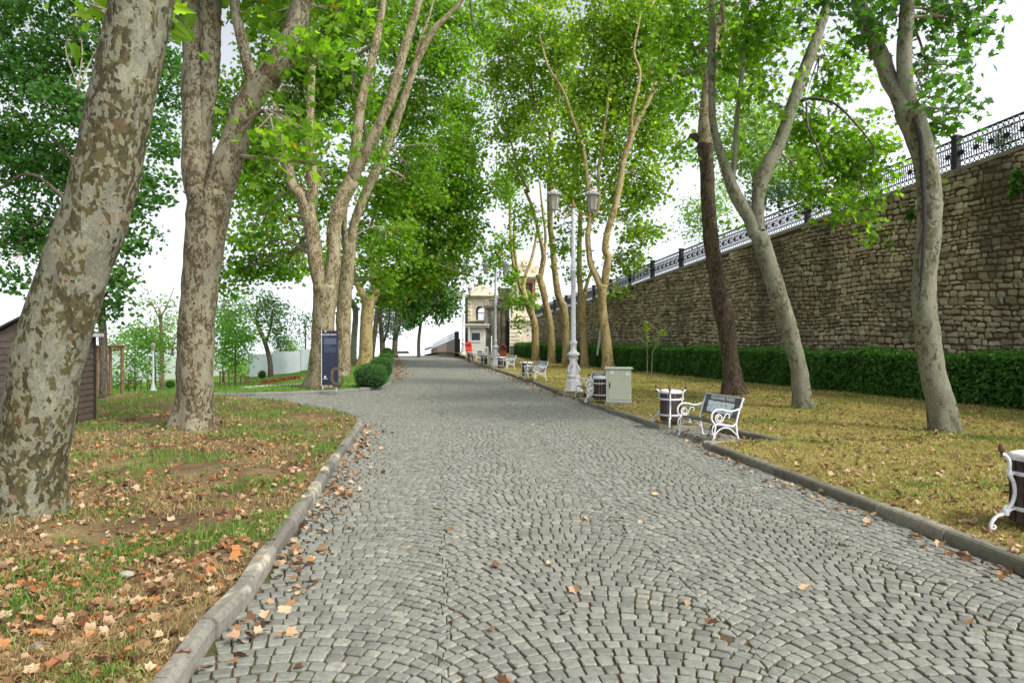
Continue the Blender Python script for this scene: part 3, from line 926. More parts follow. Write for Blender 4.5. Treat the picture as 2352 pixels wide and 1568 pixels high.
mb.build('mortar_body', M['mortar'], wall)
cp.build('coping', M['coping'], wall)
# raised terrace behind the wall
ysb = np.linspace(WL[0][1], WL[-1][1], 30)
strip(np.stack([np.array([wx(y) + .75 for y in ysb]), ysb], 1), np.stack([np.array([wx(y) + 60 for y in ysb]), ysb], 1), 6, lambda x, y: ztop(y) - .1, 'terrace_ground', M['lawn'])

# iron railing on the coping
rail = thing('iron_railing', 'ornate dark iron railing running along the top of the stone wall', 'railing', (float(WL[2][0]), float(WL[2][1]), float(ztop(WL[2][1]))))
ro = np.array(rail.location)
def panel_mesh(Lp, Hp=.98):
    m = MB()
    m.box((Lp / 2, 0, Hp), (Lp, .05, .05)); m.box((Lp / 2, 0, Hp - .2), (Lp, .03, .028)); m.box((Lp / 2, 0, .1), (Lp, .03, .03)); m.box((Lp / 2, 0, .3), (Lp, .03, .028))
    nmod = 7; wmod = Lp / nmod
    def ring(cx, cz, r, tr=.014, n_=10):
        m.tube([(cx + r * math.cos(2 * math.pi * k / n_), 0, cz + r * math.sin(2 * math.pi * k / n_)) for k in range(n_)], tr, 4, True, True)
    for k in range(nmod):
        x0 = k * wmod; cx = x0 + wmod / 2
        for q in range(3):
            ring(x0 + wmod * (q + .5) / 3, Hp - .11, .075)
            ring(x0 + wmod * (q + .5) / 3, .2, .075)
        for q in range(6):
            xx = x0 + wmod * q / 6
            m.box((xx, 0, (.3 + Hp - .2) / 2), (.02, .02, Hp - .5))
        cz = (.3 + Hp - .2) / 2
        for a in range(4):
            an = a * math.pi / 4
            m.tube([(cx - .15 * math.cos(an), -.012, cz - .15 * math.sin(an)), (cx + .15 * math.cos(an), -.012, cz + .15 * math.sin(an))], .022, 4)
        ring(cx, cz, .07, .014)
        ring(x0, cz + .1, .05, .01, 8); ring(x0, cz - .1, .05, .01, 8)
    return m
LP = 3.3
base_panel = None
# arclength along the wall
WLa = np.array(WL); sl_ = np.concatenate([[0], np.cumsum(np.linalg.norm(np.diff(WLa, axis=0), axis=1))])
def on_wall(s_, off=.25):
    x = np.interp(s_, sl_, WLa[:, 0]); y = np.interp(s_, sl_, WLa[:, 1])
    i = max(0, min(int(np.searchsorted(sl_, s_)) - 1, len(WLa) - 2))
    e = (WLa[i + 1] - WLa[i]) / np.linalg.norm(WLa[i + 1] - WLa[i])
    o = np.array([e[1], -e[0]]); o = o if o[0] > 0 else -o
    return np.array([x + o[0] * off, y + o[1] * off, float(ztop(y))]), e
pp = P(2181, 380, wall_t(2181)); s_post = float(sl_[0] + np.hypot(*(pp[:2] - WLa[0])))
s_ = s_post - LP * int(s_post / LP)
post_me = None; first_panel = None
while s_ < sl_[-1] - .5:
    p, e = on_wall(s_)
    if post_me is None:
        m = MB(); m.box((0, 0, .53), (.2, .2, 1.06), 0, .015); m.box((0, 0, 1.09), (.25, .25, .06), 0, .01)
        po = m.build('post', M['iron'], rail); post_me = po.data
    else:
        po = link('post', post_me, M['iron'], rail)
    po.location = tuple(p - ro); po.rotation_euler = (0, 0, math.atan2(e[1], e[0]))
    if s_ + LP < sl_[-1]:
        p2, _ = on_wall(s_ + LP)
        if first_panel is None:
            pa = panel_mesh(LP).build('panel', M['iron'], rail); first_panel = pa.data
        else:
            pa = link('panel', first_panel, M['iron'], rail)
        dv = p2 - p
        pa.location = tuple(p - ro); pa.rotation_euler = (0, -math.atan2(dv[2], np.hypot(dv[0], dv[1])), math.atan2(dv[1], dv[0]))
        pa.scale = (np.linalg.norm(dv) / LP, 1, 1)
    s_ += LP

# ------------------------------------------------------------------ clipped hedge
hedge = thing('clipped_hedge', 'long clipped dark green laurel hedge along the foot of the stone wall', 'hedge', (float(H1[0]), float(H1[1]), .1))
ho = np.array(hedge.location)
core = MB(); pos = []
for a, b in zip(HL[:-1], HL[1:]):
    L = float(np.linalg.norm(b - a)); e = (b - a) / L; o = np.array([e[1], -e[0]]); o = o if o[0] > 0 else -o
    hz = 1.32
    c = (a + b) / 2 + o * .7
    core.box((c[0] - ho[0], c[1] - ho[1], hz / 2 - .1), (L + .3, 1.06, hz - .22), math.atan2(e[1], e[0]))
    tm = np.linalg.norm((a + b) / 2)
    n_ = int(L * 2600 * min(1, (20 / max(16, tm)) ** .8))
    u = rng.uniform(0, L, n_); k = rng.uniform(0, 1, n_)
    face = k < .6
    dpt = np.where(face, np.abs(rng.normal(0, .07, n_)) - .05, rng.uniform(0, 1.3, n_))
    hh = np.where(face, rng.uniform(.02, hz, n_), hz - np.abs(rng.normal(0, .06, n_)))
    bumpy = .08 * np.sin(u * 1.3 + 1) + .06 * np.sin(u * 3.1 + hh * 3) + .04 * np.sin(u * 7.3 + hh * 5)
    hh = hh + np.where(face, 0, bumpy * .9 + rng.normal(0, .035, n_)); dpt = dpt + np.where(face, bumpy + .08 * (1 - hh / hz) - .04, 0)
    X = a[0] + e[0] * u + o[0] * dpt; Y = a[1] + e[1] * u + o[1] * dpt
    pos.append(np.stack([X - ho[0], Y - ho[1], hh], 1))
core.build('inner_mass', M['core'], hedge)
pos = np.concatenate(pos)
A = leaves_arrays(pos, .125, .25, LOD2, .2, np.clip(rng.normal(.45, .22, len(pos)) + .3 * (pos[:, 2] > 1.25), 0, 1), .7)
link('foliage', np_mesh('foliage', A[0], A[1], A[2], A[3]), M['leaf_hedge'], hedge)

# ------------------------------------------------------------------ plane trees beside the road
GP = 'plane trees lining the road'
tree('plane_tree', 'big leaning plane tree with mottled trunk rising from the leaf-strewn lawn', 6.75,
     [(50, 1187, 158), (90, 930, 158), (130, 750, 155), (180, 600, 153), (227, 470, 151), (278, 240, 147), (326, 0, 142), (352, -130, 138), (372, -300, 130)],
     [[(366, -260, 100), (430, -500, 80), (560, -800, 55), (650, -1000, 30)], [(360, -240, 95), (330, -500, 70), (240, -760, 50), (160, -950, 25)]],
     [(200, 8, 46, 26, -.3, .9), (235, -60, 60, 50, -.2), (420, -700, 300, 150, 0, .35), (180, -850, 260, 180, 0, .35)],
     'bark_big', 'leaf_plane', .19, 1.4, LOD0, GP, None, 32, .22, 'tree', .045)
tree('plane_tree', 'forked plane tree with flaky brown bark beside the dark wooden shed', 13.2,
     [(443, 986, 94), (446, 930, 88), (450, 800, 85), (458, 680, 84), (467, 590, 88), (477, 500, 98), (482, 440, 108)],
     [[(468, 480, 72), (452, 400, 68), (453, 330, 70), (452, 200, 72), (452, 90, 68), (436, -20, 60), (420, -220, 50), (380, -420, 30)],
      [(462, 400, 14), (472, 300, 30), (482, 150, 46), (484, 40, 50), (484, -60, 50), (500, -260, 40), (560, -500, 24)],
      [(496, 470, 66), (517, 390, 72), (547, 306, 64), (575, 230, 60), (634, 153, 58), (672, 90, 54), (690, 10, 48), (705, -110, 44), (760, -330, 34), (830, -520, 20)],
      [(590, 215, 34), (570, 150, 30), (558, 100, 26), (541, 30, 24), (536, -40, 20), (540, -200, 10)]],
     [(742, 50, 34, 46, .8, .8), (640, 345, 36, 24, -1.0, .7), (705, 300, 60, 42, -.8, .8), (735, 150, 40, 70, -.5, .9), (600, 20, 40, 60, .6, .9), (610, 290, 40, 40, 0, .8), (760, 40, 50, 50, .5, .8), (740, 380, 26, 20, -1, .6),
      (560, -120, 180, 80, 0, .7), (720, -220, 180, 120, 0, .6), (380, -220, 140, 100, 0, .6), (560, -420, 250, 120, 0, .45), (395, 60, 18, 50, 1, .8)],
     'bark_rough', 'leaf_plane', .19, 2.2, LOD0, GP, None, 28, .32, 'tree', .07)
tree('plane_tree', 'stout plane tree with three upright limbs behind the dark information panel', 24.6,
     [(737, 888, 70), (738, 850, 62), (742, 760, 54), (746, 700, 56), (747, 655, 60)],
     [[(738, 660, 36), (726, 600, 38), (718, 540, 36), (704, 480, 36), (690, 445, 32), (672, 425, 28), (660, 370, 22), (650, 320, 16), (630, 240, 10)],
      [(712, 500, 26), (718, 440, 28), (714, 382, 28), (711, 306, 22), (716, 153, 18), (720, 20, 14), (722, -90, 9)],
      [(758, 660, 38), (767, 600, 34), (766, 540, 33), (775, 490, 34), (790, 450, 36), (809, 415, 35), (816, 375, 30), (820, 310, 26), (830, 235, 24), (851, 155, 22), (873, 50, 19), (885, -40, 15), (900, -150, 8)],
      [(806, 425, 27), (822, 385, 28), (838, 350, 27), (862, 308, 25), (900, 220, 24), (921, 140, 23), (945, 60, 19), (963, 0, 17), (990, -120, 11)]],
     [(600, 525, 75, 55), (560, 620, 46, 40), (650, 615, 60, 40), (620, 430, 80, 65), (672, 320, 60, 70, 1.5), (600, 340, 60, 70, 2), (700, 230, 75, 80, 2), (650, 150, 80, 80, 2),
      (745, 130, 66, 75, 2), (800, 200, 60, 85, 2), (760, 420, 45, 50, 2), (700, 560, 40, 40, 2, .7), (860, 60, 70, 60), (760, 20, 80, 60), (640, 40, 80, 60, 2), (530, 250, 60, 80, 3), (545, 400, 45, 60, 3), (500, 640, 26, 30, 0, .7), (840, 330, 40, 50, 2, .8), (720, 480, 45, 50, 2, .8),
      (760, -110, 260, 90, 0, .6), (900, -90, 130, 80, 0, .6)],
     'bark_mid', 'leaf_plane', .18, 1.8, LOD0, GP, None, 24, .3, per=18, dback=3.0)
tree('plane_tree', 'pale plane tree close behind the stout one with a long limb bending over the road', 32.5,
     [(786, 862, 40), (788, 800, 37), (790, 700, 36), (798, 620, 34), (806, 560, 28)],
     [[(804, 575, 22), (812, 520, 21), (828, 472, 22), (848, 425, 23), (867, 384, 23), (899, 312, 21), (920, 250, 20), (939, 192, 18), (955, 148, 17), (991, 76, 16), (1030, 35, 12), (1060, 2, 10), (1100, -60, 6)],
      [(955, 148, 9), (962, 100, 8), (985, 40, 6), (1000, -20, 4)], [(800, 600, 16), (790, 520, 14), (800, 420, 10), (815, 340, 6)]],
     [(890, 430, 70, 80, 1.5), (880, 250, 70, 80, 2), (960, 250, 80, 90, 1.5), (1020, 130, 80, 70), (940, 100, 80, 80, 2), (1085, 60, 50, 50), (840, 540, 45, 50, 2), (905, 560, 55, 60), (1000, 20, 80, 50), (860, 640, 40, 30), (960, 400, 60, 70, 2), (980, -80, 160, 70, 0, .6)],
     'bark_mid', 'leaf_plane', .19, 1.55, LOD0, GP, None, 20, .3, per=18, dback=3.0)
tree('plane_tree', 'third plane tree up the slope with yellowish trunk forking low beside round bushes', 43,
     [(838, 842, 36), (840, 800, 33), (841, 758, 31), (845, 700, 32), (846, 680, 32)],
     [[(838, 690, 17), (828, 665, 18), (816, 640, 15), (808, 615, 13), (796, 585, 11), (790, 540, 8), (780, 470, 5)],
      [(852, 690, 22), (863, 672, 20), (860, 640, 20), (859, 615, 19), (870, 595, 14), (880, 575, 12), (896, 545, 12), (913, 506, 11), (925, 450, 8), (950, 380, 5)],
      [(858, 625, 12), (846, 580, 11), (852, 520, 8), (880, 420, 5)]],
     [(980, 500, 80, 85), (1040, 470, 65, 80), (1000, 380, 70, 70), (1050, 330, 60, 70), (960, 610, 70, 60), (1025, 575, 60, 60), (910, 640, 50, 45), (1080, 420, 38, 60), (1075, 540, 36, 45), (1070, 250, 50, 55, 1), (930, 480, 60, 70), (840, 600, 26, 26), (1100, 640, 22, 14, 0, .5), (880, 690, 40, 24)],
     'bark_yel', 'leaf_plane', .22, 1.55, LOD1, GP, None, 18, .3, per=18, dback=1.5)
tree('plane_tree', 'pale plane tree leaning away from the road behind the third one', 48,
     [(811, 832, 16), (813, 780, 15), (817, 722, 14), (812, 700, 14), (804, 690, 13)],
     [[(806, 692, 10), (800, 650, 9), (796, 600, 7), (780, 540, 4)]],
     [(770, 600, 40, 50, 2), (790, 700, 20, 16, 0, .5)], 'bark_grey', 'leaf_plane', .22, 2.2, LOD1, GP, None, 14, .3)
tree('plane_tree', 'slim plane tree beside the round bushes with one bough reaching towards the road', 54,
     [(853, 822, 13), (860, 770, 12), (866, 722, 12), (872, 700, 11)],
     [[(868, 712, 8), (880, 705, 8), (890, 698, 7), (905, 680, 5), (940, 650, 3)]],
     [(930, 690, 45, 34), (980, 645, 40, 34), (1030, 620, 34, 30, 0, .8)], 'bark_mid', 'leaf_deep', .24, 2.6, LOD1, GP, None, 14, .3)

# -------- right-hand row
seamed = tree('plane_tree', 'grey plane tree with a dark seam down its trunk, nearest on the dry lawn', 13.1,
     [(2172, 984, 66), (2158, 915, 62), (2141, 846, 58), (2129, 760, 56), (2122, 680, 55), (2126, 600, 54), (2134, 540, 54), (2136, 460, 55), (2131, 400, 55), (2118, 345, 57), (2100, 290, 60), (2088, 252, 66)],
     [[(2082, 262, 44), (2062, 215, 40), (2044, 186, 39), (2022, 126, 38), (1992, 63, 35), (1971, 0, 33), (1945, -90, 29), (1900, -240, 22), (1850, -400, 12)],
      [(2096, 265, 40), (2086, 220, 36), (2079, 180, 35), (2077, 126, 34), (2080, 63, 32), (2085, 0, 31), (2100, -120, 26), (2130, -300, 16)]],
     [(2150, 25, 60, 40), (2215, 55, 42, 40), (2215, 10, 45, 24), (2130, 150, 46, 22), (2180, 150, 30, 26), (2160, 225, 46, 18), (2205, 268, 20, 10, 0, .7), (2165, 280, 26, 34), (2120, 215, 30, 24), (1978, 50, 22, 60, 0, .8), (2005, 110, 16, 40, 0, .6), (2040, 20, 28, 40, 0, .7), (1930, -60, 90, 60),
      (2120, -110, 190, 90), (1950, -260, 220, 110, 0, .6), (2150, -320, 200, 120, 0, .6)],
     'bark_grey', 'leaf_deep', .155, 1.8, LOD0, GP, None, 26, .2, 'tree', .05, 18)  # deep leaf tone puts this crown's backlit darkness into the colour
sb_ = np.array(seamed.location); m = MB()
cs_ = catmull([(*(P(a, c, 13.1 + d0 - w * .93 / F * 13.1 * .5) - sb_), r) for a, c, w, r, d0 in ((2098, 268, 60, .02, .0), (2112, 310, 58, .05, 0), (2118, 360, 57, .055, 0), (2121, 430, 58, .05, 0), (2124, 510, 57, .045, 0), (2119, 600, 57, .035, 0), (2112, 690, 58, .012, 0))], .06)
m.tube(cs_[:, :3].tolist(), cs_[:, 3].tolist(), 8, True, False, .55)
m.build('bark_seam', M['seam'], seamed)
tree('plane_tree', 'grey-green plane tree with a wide V fork, second along the dry lawn', 17.5,
     [(1845, 935, 46), (1840, 890, 42), (1835, 848, 40), (1815, 766, 40), (1800, 712, 42), (1781, 658, 42), (1759, 588, 43), (1742, 535, 44)],
     [[(1736, 540, 34), (1722, 500, 34), (1702, 470, 33), (1684, 435, 30), (1669, 391, 26), (1650, 336, 22), (1637, 273, 18), (1635, 168, 18), (1636, 63, 17), (1634, -20, 14), (1640, -150, 8)],
      [(1684, 415, 11), (1688, 350, 11), (1692, 280, 12), (1702, 189, 12), (1711, 84, 11), (1718, -10, 10), (1725, -120, 6)],
      [(1744, 530, 30), (1741, 475, 28), (1746, 430, 32), (1765, 378, 34), (1791, 328, 31), (1816, 252, 29), (1837, 189, 29), (1862, 126, 28), (1883, 63, 25), (1906, -5, 23), (1930, -100, 18), (1960, -240, 9)],
      ['bark_drab', (1840, 232, 8), (1870, 226, 7), (1920, 240, 6), (1970, 290, 5), (2010, 340, 4)], ['bark_drab', (1852, 235, 5), (1856, 290, 6), (1878, 340, 5), (1895, 390, 4)]],
     [(1900, 370, 85, 80), (1985, 370, 66, 85), (1950, 470, 60, 42), (2000, 545, 26, 18, 0, .8), (1855, 290, 60, 50), (1905, 200, 55, 45, 1), (1935, 110, 34, 50, 0, .8), (1725, 110, 45, 90), (1745, 215, 42, 50), (1775, 50, 60, 60), (1835, 50, 34, 44, 0, .8), (1690, 330, 26, 40, 0, .6), (1690, 120, 34, 60), (1830, 400, 50, 45, 0, .7),
      (1860, 450, 40, 26, 0, .6), (2030, 300, 24, 40, 0, .6), (1750, -90, 180, 80), (1900, -160, 150, 90, 0, .6)],
     'bark_grey', 'leaf_plane', .155, 1.6, LOD0, GP, None, 24, .2, 'tree', .06, 16, dback=.8)
tree('plane_tree', 'dark brown plane tree with rough bark and a knotty stub, third along the lawn', 21.7,
     [(1687, 906, 56), (1684, 880, 50), (1681, 848, 44), (1674, 793, 39), (1668, 740, 44), (1652, 686, 41), (1645, 640, 35), (1634, 560, 37), (1628, 480, 36), (1625, 420, 34), (1622, 365, 36), (1619, 333, 42)],
     [['bark_dark', (1612, 322, 26), (1598, 314, 20), (1586, 312, 10)], ['bark_mid', (1618, 335, 37), (1620, 285, 33), (1621, 255, 30), (1625, 205, 26), (1629, 160, 22), (1640, 110, 18), (1652, 60, 15), (1665, -20, 11), (1680, -140, 6)],
      ['bark_mid', (1626, 200, 14), (1648, 140, 15), (1656, 100, 14), (1662, 40, 12), (1650, -60, 8)]],
     [(1565, 55, 70, 75), (1560, 335, 40, 40, 0, .8), (1540, 190, 44, 80), (1590, 140, 46, 70), (1575, 245, 26, 34, 0, .5), (1660, 170, 44, 80, 1), (1660, 60, 50, 60), (1590, -80, 170, 80, 0, .8), (1650, 520, 26, 18, 0, .5)],
     'bark_dark', 'leaf_plane', .16, 1.35, LOD0, GP, None, 24, .3, 'tree', .09, 18, dback=2.2)
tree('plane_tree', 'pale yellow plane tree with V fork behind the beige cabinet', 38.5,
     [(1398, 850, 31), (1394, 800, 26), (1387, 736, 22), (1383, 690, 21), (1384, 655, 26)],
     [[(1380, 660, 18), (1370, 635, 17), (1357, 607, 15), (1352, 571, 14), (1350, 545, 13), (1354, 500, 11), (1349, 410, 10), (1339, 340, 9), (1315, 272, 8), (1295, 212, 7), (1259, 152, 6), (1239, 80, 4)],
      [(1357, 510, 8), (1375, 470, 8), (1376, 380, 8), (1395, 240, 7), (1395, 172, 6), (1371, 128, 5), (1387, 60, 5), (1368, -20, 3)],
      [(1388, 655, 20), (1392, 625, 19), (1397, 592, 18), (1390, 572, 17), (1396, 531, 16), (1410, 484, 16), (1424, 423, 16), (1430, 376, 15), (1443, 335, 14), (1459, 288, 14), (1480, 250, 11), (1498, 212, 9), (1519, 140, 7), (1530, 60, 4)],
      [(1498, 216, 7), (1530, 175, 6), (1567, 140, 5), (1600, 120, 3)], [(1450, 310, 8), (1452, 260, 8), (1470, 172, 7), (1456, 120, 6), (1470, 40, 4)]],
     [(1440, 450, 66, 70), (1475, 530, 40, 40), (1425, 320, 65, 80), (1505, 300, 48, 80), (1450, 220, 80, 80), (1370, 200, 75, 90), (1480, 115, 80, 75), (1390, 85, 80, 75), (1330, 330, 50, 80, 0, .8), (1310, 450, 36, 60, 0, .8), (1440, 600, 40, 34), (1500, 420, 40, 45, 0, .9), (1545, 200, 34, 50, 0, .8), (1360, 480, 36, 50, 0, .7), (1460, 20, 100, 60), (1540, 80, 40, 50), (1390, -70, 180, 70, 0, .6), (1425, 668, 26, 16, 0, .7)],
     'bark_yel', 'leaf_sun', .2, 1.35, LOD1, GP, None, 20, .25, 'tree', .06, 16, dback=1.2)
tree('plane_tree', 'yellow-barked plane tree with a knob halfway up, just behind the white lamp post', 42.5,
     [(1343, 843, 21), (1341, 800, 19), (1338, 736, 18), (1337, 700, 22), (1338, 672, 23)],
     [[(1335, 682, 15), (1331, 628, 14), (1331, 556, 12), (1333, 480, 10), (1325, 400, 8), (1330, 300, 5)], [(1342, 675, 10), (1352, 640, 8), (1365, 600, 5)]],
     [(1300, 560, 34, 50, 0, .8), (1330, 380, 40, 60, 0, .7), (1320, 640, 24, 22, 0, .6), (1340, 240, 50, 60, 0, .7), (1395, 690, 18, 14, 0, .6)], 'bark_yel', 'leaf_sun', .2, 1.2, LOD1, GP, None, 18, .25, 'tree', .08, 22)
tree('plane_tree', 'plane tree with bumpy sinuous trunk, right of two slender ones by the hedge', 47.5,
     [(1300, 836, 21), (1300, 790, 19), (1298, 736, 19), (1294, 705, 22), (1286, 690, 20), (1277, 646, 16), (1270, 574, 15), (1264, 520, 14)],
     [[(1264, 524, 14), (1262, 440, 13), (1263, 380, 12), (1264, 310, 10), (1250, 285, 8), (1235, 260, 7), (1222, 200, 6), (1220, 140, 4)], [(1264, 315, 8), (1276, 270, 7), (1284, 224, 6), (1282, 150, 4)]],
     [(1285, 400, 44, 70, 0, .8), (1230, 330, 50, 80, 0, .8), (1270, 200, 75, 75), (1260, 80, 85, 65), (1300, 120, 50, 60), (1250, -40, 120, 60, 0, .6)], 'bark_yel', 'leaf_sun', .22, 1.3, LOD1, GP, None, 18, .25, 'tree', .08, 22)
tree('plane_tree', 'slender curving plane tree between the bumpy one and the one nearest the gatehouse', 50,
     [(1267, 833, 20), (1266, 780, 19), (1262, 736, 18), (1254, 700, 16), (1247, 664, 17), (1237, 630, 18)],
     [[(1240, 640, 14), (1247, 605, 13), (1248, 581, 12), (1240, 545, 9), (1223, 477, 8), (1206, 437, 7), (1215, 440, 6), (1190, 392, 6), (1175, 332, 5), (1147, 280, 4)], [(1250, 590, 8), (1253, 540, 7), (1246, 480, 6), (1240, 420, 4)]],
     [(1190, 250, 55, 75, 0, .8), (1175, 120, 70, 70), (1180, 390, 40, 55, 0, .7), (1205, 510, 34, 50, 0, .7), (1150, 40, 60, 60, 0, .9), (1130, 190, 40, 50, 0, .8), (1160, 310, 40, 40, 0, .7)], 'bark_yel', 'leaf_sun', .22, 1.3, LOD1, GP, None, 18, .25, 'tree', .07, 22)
tree('plane_tree', 'leaning plane tree with low twin fork nearest the stone gatehouse', 55,
     [(1231, 828, 20), (1230, 790, 19), (1229, 755, 18), (1226, 735, 18), (1214, 704, 16), (1204, 675, 15), (1199, 660, 15)],
     [[(1197, 668, 10), (1192, 642, 10), (1182, 618, 9), (1176, 580, 8), (1172, 520, 7), (1170, 420, 6), (1165, 330, 4)], [(1201, 662, 9), (1208, 630, 9), (1219, 601, 8), (1227, 570, 7), (1235, 520, 5)], [(1192, 640, 7), (1184, 590, 7), (1180, 541, 5), (1182, 480, 4)]],
     [(1140, 592, 30, 14, 0, .8), (1112, 610, 24, 9, 0, .6), (1185, 690, 20, 30, 0, .8), (1190, 740, 16, 16, 0, .5), (1165, 560, 24, 26, 0, .7), (1160, 430, 34, 50, 0, .7), (1170, 640, 16, 30, 0, .8), (1225, 690, 18, 20, 0, .5), (1120, 575, 22, 14, 0, .5)], 'bark_yel', 'leaf_plane', .22, 2.0, LOD1, GP, None, 18, .25, 'tree', .06, 20)

# -------- trees behind
tree('chestnut_tree', 'round-crowned dark tree overhanging the brow of the road', 74, [(962, 822, 9), (962, 780, 8), (968, 730, 7)], [[(968, 740, 5), (990, 710, 4), (1010, 690, 3)]],
     [(1008, 680, 36, 30, 0, 1.1), (1015, 715, 26, 20, 0, 1), (970, 690, 36, 40), (940, 720, 36, 30), (1000, 655, 26, 14)], 'bark_drab', 'leaf_deep', .3, 2.6, LOD1, None, None, 12, .2)
for k, (px, by, dx) in enumerate(((880, 815, -8), (906, 815, 6))):
    tree('cedar_tree', ['dark cedar with reddish trunk, left of the pair by the brow of the road', 'dark cedar with reddish trunk leaning to the road, right of the pair'][k], 64 + k * 3,
         [(px, by, 15), (px + dx * .4, 770, 12), (px + dx, 720, 9), (px + dx * 1.4, 660, 6)], [[(px, 790, 7), (px + 12, 750, 5), (px + 16, 710, 3)]],
         [(px - 2, 760, 22, 18, 0, .8), (px + 6, 720, 30, 22), (px, 680, 34, 26), (px + 8, 640, 30, 26)], 'bark_drab', 'leaf_conifer', .26, 2.4, LOD2, 'cedars by the brow of the road', None, 12, .2)
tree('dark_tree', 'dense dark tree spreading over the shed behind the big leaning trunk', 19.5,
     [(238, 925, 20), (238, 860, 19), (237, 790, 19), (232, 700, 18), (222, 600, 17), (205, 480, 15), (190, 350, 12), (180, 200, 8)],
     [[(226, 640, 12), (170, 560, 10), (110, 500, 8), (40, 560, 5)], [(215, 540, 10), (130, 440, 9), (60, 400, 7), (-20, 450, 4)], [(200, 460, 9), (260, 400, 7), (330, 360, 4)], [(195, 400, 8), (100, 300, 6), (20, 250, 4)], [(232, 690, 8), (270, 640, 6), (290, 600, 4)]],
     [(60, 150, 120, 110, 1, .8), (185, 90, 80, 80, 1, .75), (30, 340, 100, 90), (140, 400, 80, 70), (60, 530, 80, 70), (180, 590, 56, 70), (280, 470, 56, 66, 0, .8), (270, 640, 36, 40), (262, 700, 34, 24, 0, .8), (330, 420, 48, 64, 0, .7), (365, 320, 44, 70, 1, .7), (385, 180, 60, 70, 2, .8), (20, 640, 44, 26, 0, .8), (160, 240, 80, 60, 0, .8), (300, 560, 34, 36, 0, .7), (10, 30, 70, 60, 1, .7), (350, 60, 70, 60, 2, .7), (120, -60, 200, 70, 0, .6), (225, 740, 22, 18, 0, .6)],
     'bark_drab', 'leaf_left', .125, 1.75, LOD1, None, None, 14, .15, 'tree', .04, 20)
GB = 'background trees in the lower park'
def bg(label, t, trunk, blobs, leaf='leaf_pale', name='park_tree', bark='bark_drab', limbs=(), ls=.24, lai=2.0, group=GB):
    tree(name, label, t, trunk, limbs, blobs, bark, leaf, ls, lai, LOD2, group, None, 10, .1, 'tree', .04, 26)
bg('bright green young tree in leaf above the wooden stakes', 36, [(540, 893, 5), (541, 840, 4), (540, 760, 3)], [(540, 830, 40, 30), (528, 780, 38, 40), (556, 770, 36, 50), (535, 720, 30, 36), (545, 690, 20, 20)], 'leaf_young', 'young_tree', ls=.17, lai=2.4)
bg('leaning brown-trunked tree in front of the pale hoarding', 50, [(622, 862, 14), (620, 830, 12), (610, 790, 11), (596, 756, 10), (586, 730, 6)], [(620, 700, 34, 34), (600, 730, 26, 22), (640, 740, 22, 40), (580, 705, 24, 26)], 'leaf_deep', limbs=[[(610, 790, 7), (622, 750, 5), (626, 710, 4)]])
bg('dark green bushy tree behind the leaning tree', 58, [(645, 850, 6), (644, 800, 5)], [(645, 790, 18, 34), (640, 750, 16, 24)], 'leaf_conifer')
bg('pale small tree above the hoarding end', 75, [(668, 822, 4), (668, 800, 3)], [(668, 800, 34, 18), (660, 790, 22, 16)], 'leaf_pale')
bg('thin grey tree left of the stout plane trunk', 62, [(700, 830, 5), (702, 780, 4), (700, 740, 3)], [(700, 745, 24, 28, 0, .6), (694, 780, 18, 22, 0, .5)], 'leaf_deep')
bg('bare brown ivy-clad trunk with sparse crown behind the white lamp', 40, [(370, 905, 15), (372, 860, 12), (371, 800, 10), (370, 750, 8), (366, 710, 6)], [(372, 770, 22, 26, 0, .8), (350, 700, 40, 20, 0, .35), (385, 700, 26, 24, 0, .4), (370, 730, 26, 18, 0, .5)], 'leaf_pale', bark='bark_mid', limbs=[[(370, 740, 4), (350, 700, 3), (335, 690, 2)], [(370, 730, 4), (388, 690, 3), (400, 660, 2)]])
bg('young tree behind stakes, left of two in the lower park', 33, [(310, 905, 4), (310, 860, 3), (310, 800, 2)], [(310, 800, 26, 34), (306, 838, 30, 20), (316, 765, 22, 22)], 'leaf_young', 'young_tree', ls=.17)
bg('young tree next to the white lamp, right of two in the lower park', 34, [(357, 908, 4), (357, 850, 3), (354, 800, 2)], [(350, 815, 28, 30), (358, 850, 28, 18), (345, 780, 30, 26)], 'leaf_young', 'young_tree', ls=.17)
bg('hazy tree filling the gap left of the forked trunk', 60, [(395, 880, 8), (396, 800, 6)], [(398, 790, 34, 34), (330, 770, 40, 34), (280, 800, 34, 34), (410, 740, 24, 30)], 'leaf_pale', ls=.3)
bg('hazy tree seen between the timber props', 70, [(258, 880, 5), (258, 820, 4)], [(258, 830, 22, 26), (240, 790, 20, 20, 0, .5), (290, 760, 30, 20, 0, .4)], 'leaf_pale', ls=.3)
bg('tall bush right of the forked trunk behind the lawn', 47, [(512, 880, 4), (512, 830, 3)], [(510, 800, 20, 40), (515, 740, 20, 40), (508, 690, 18, 30, 0, .6)], 'leaf_young')
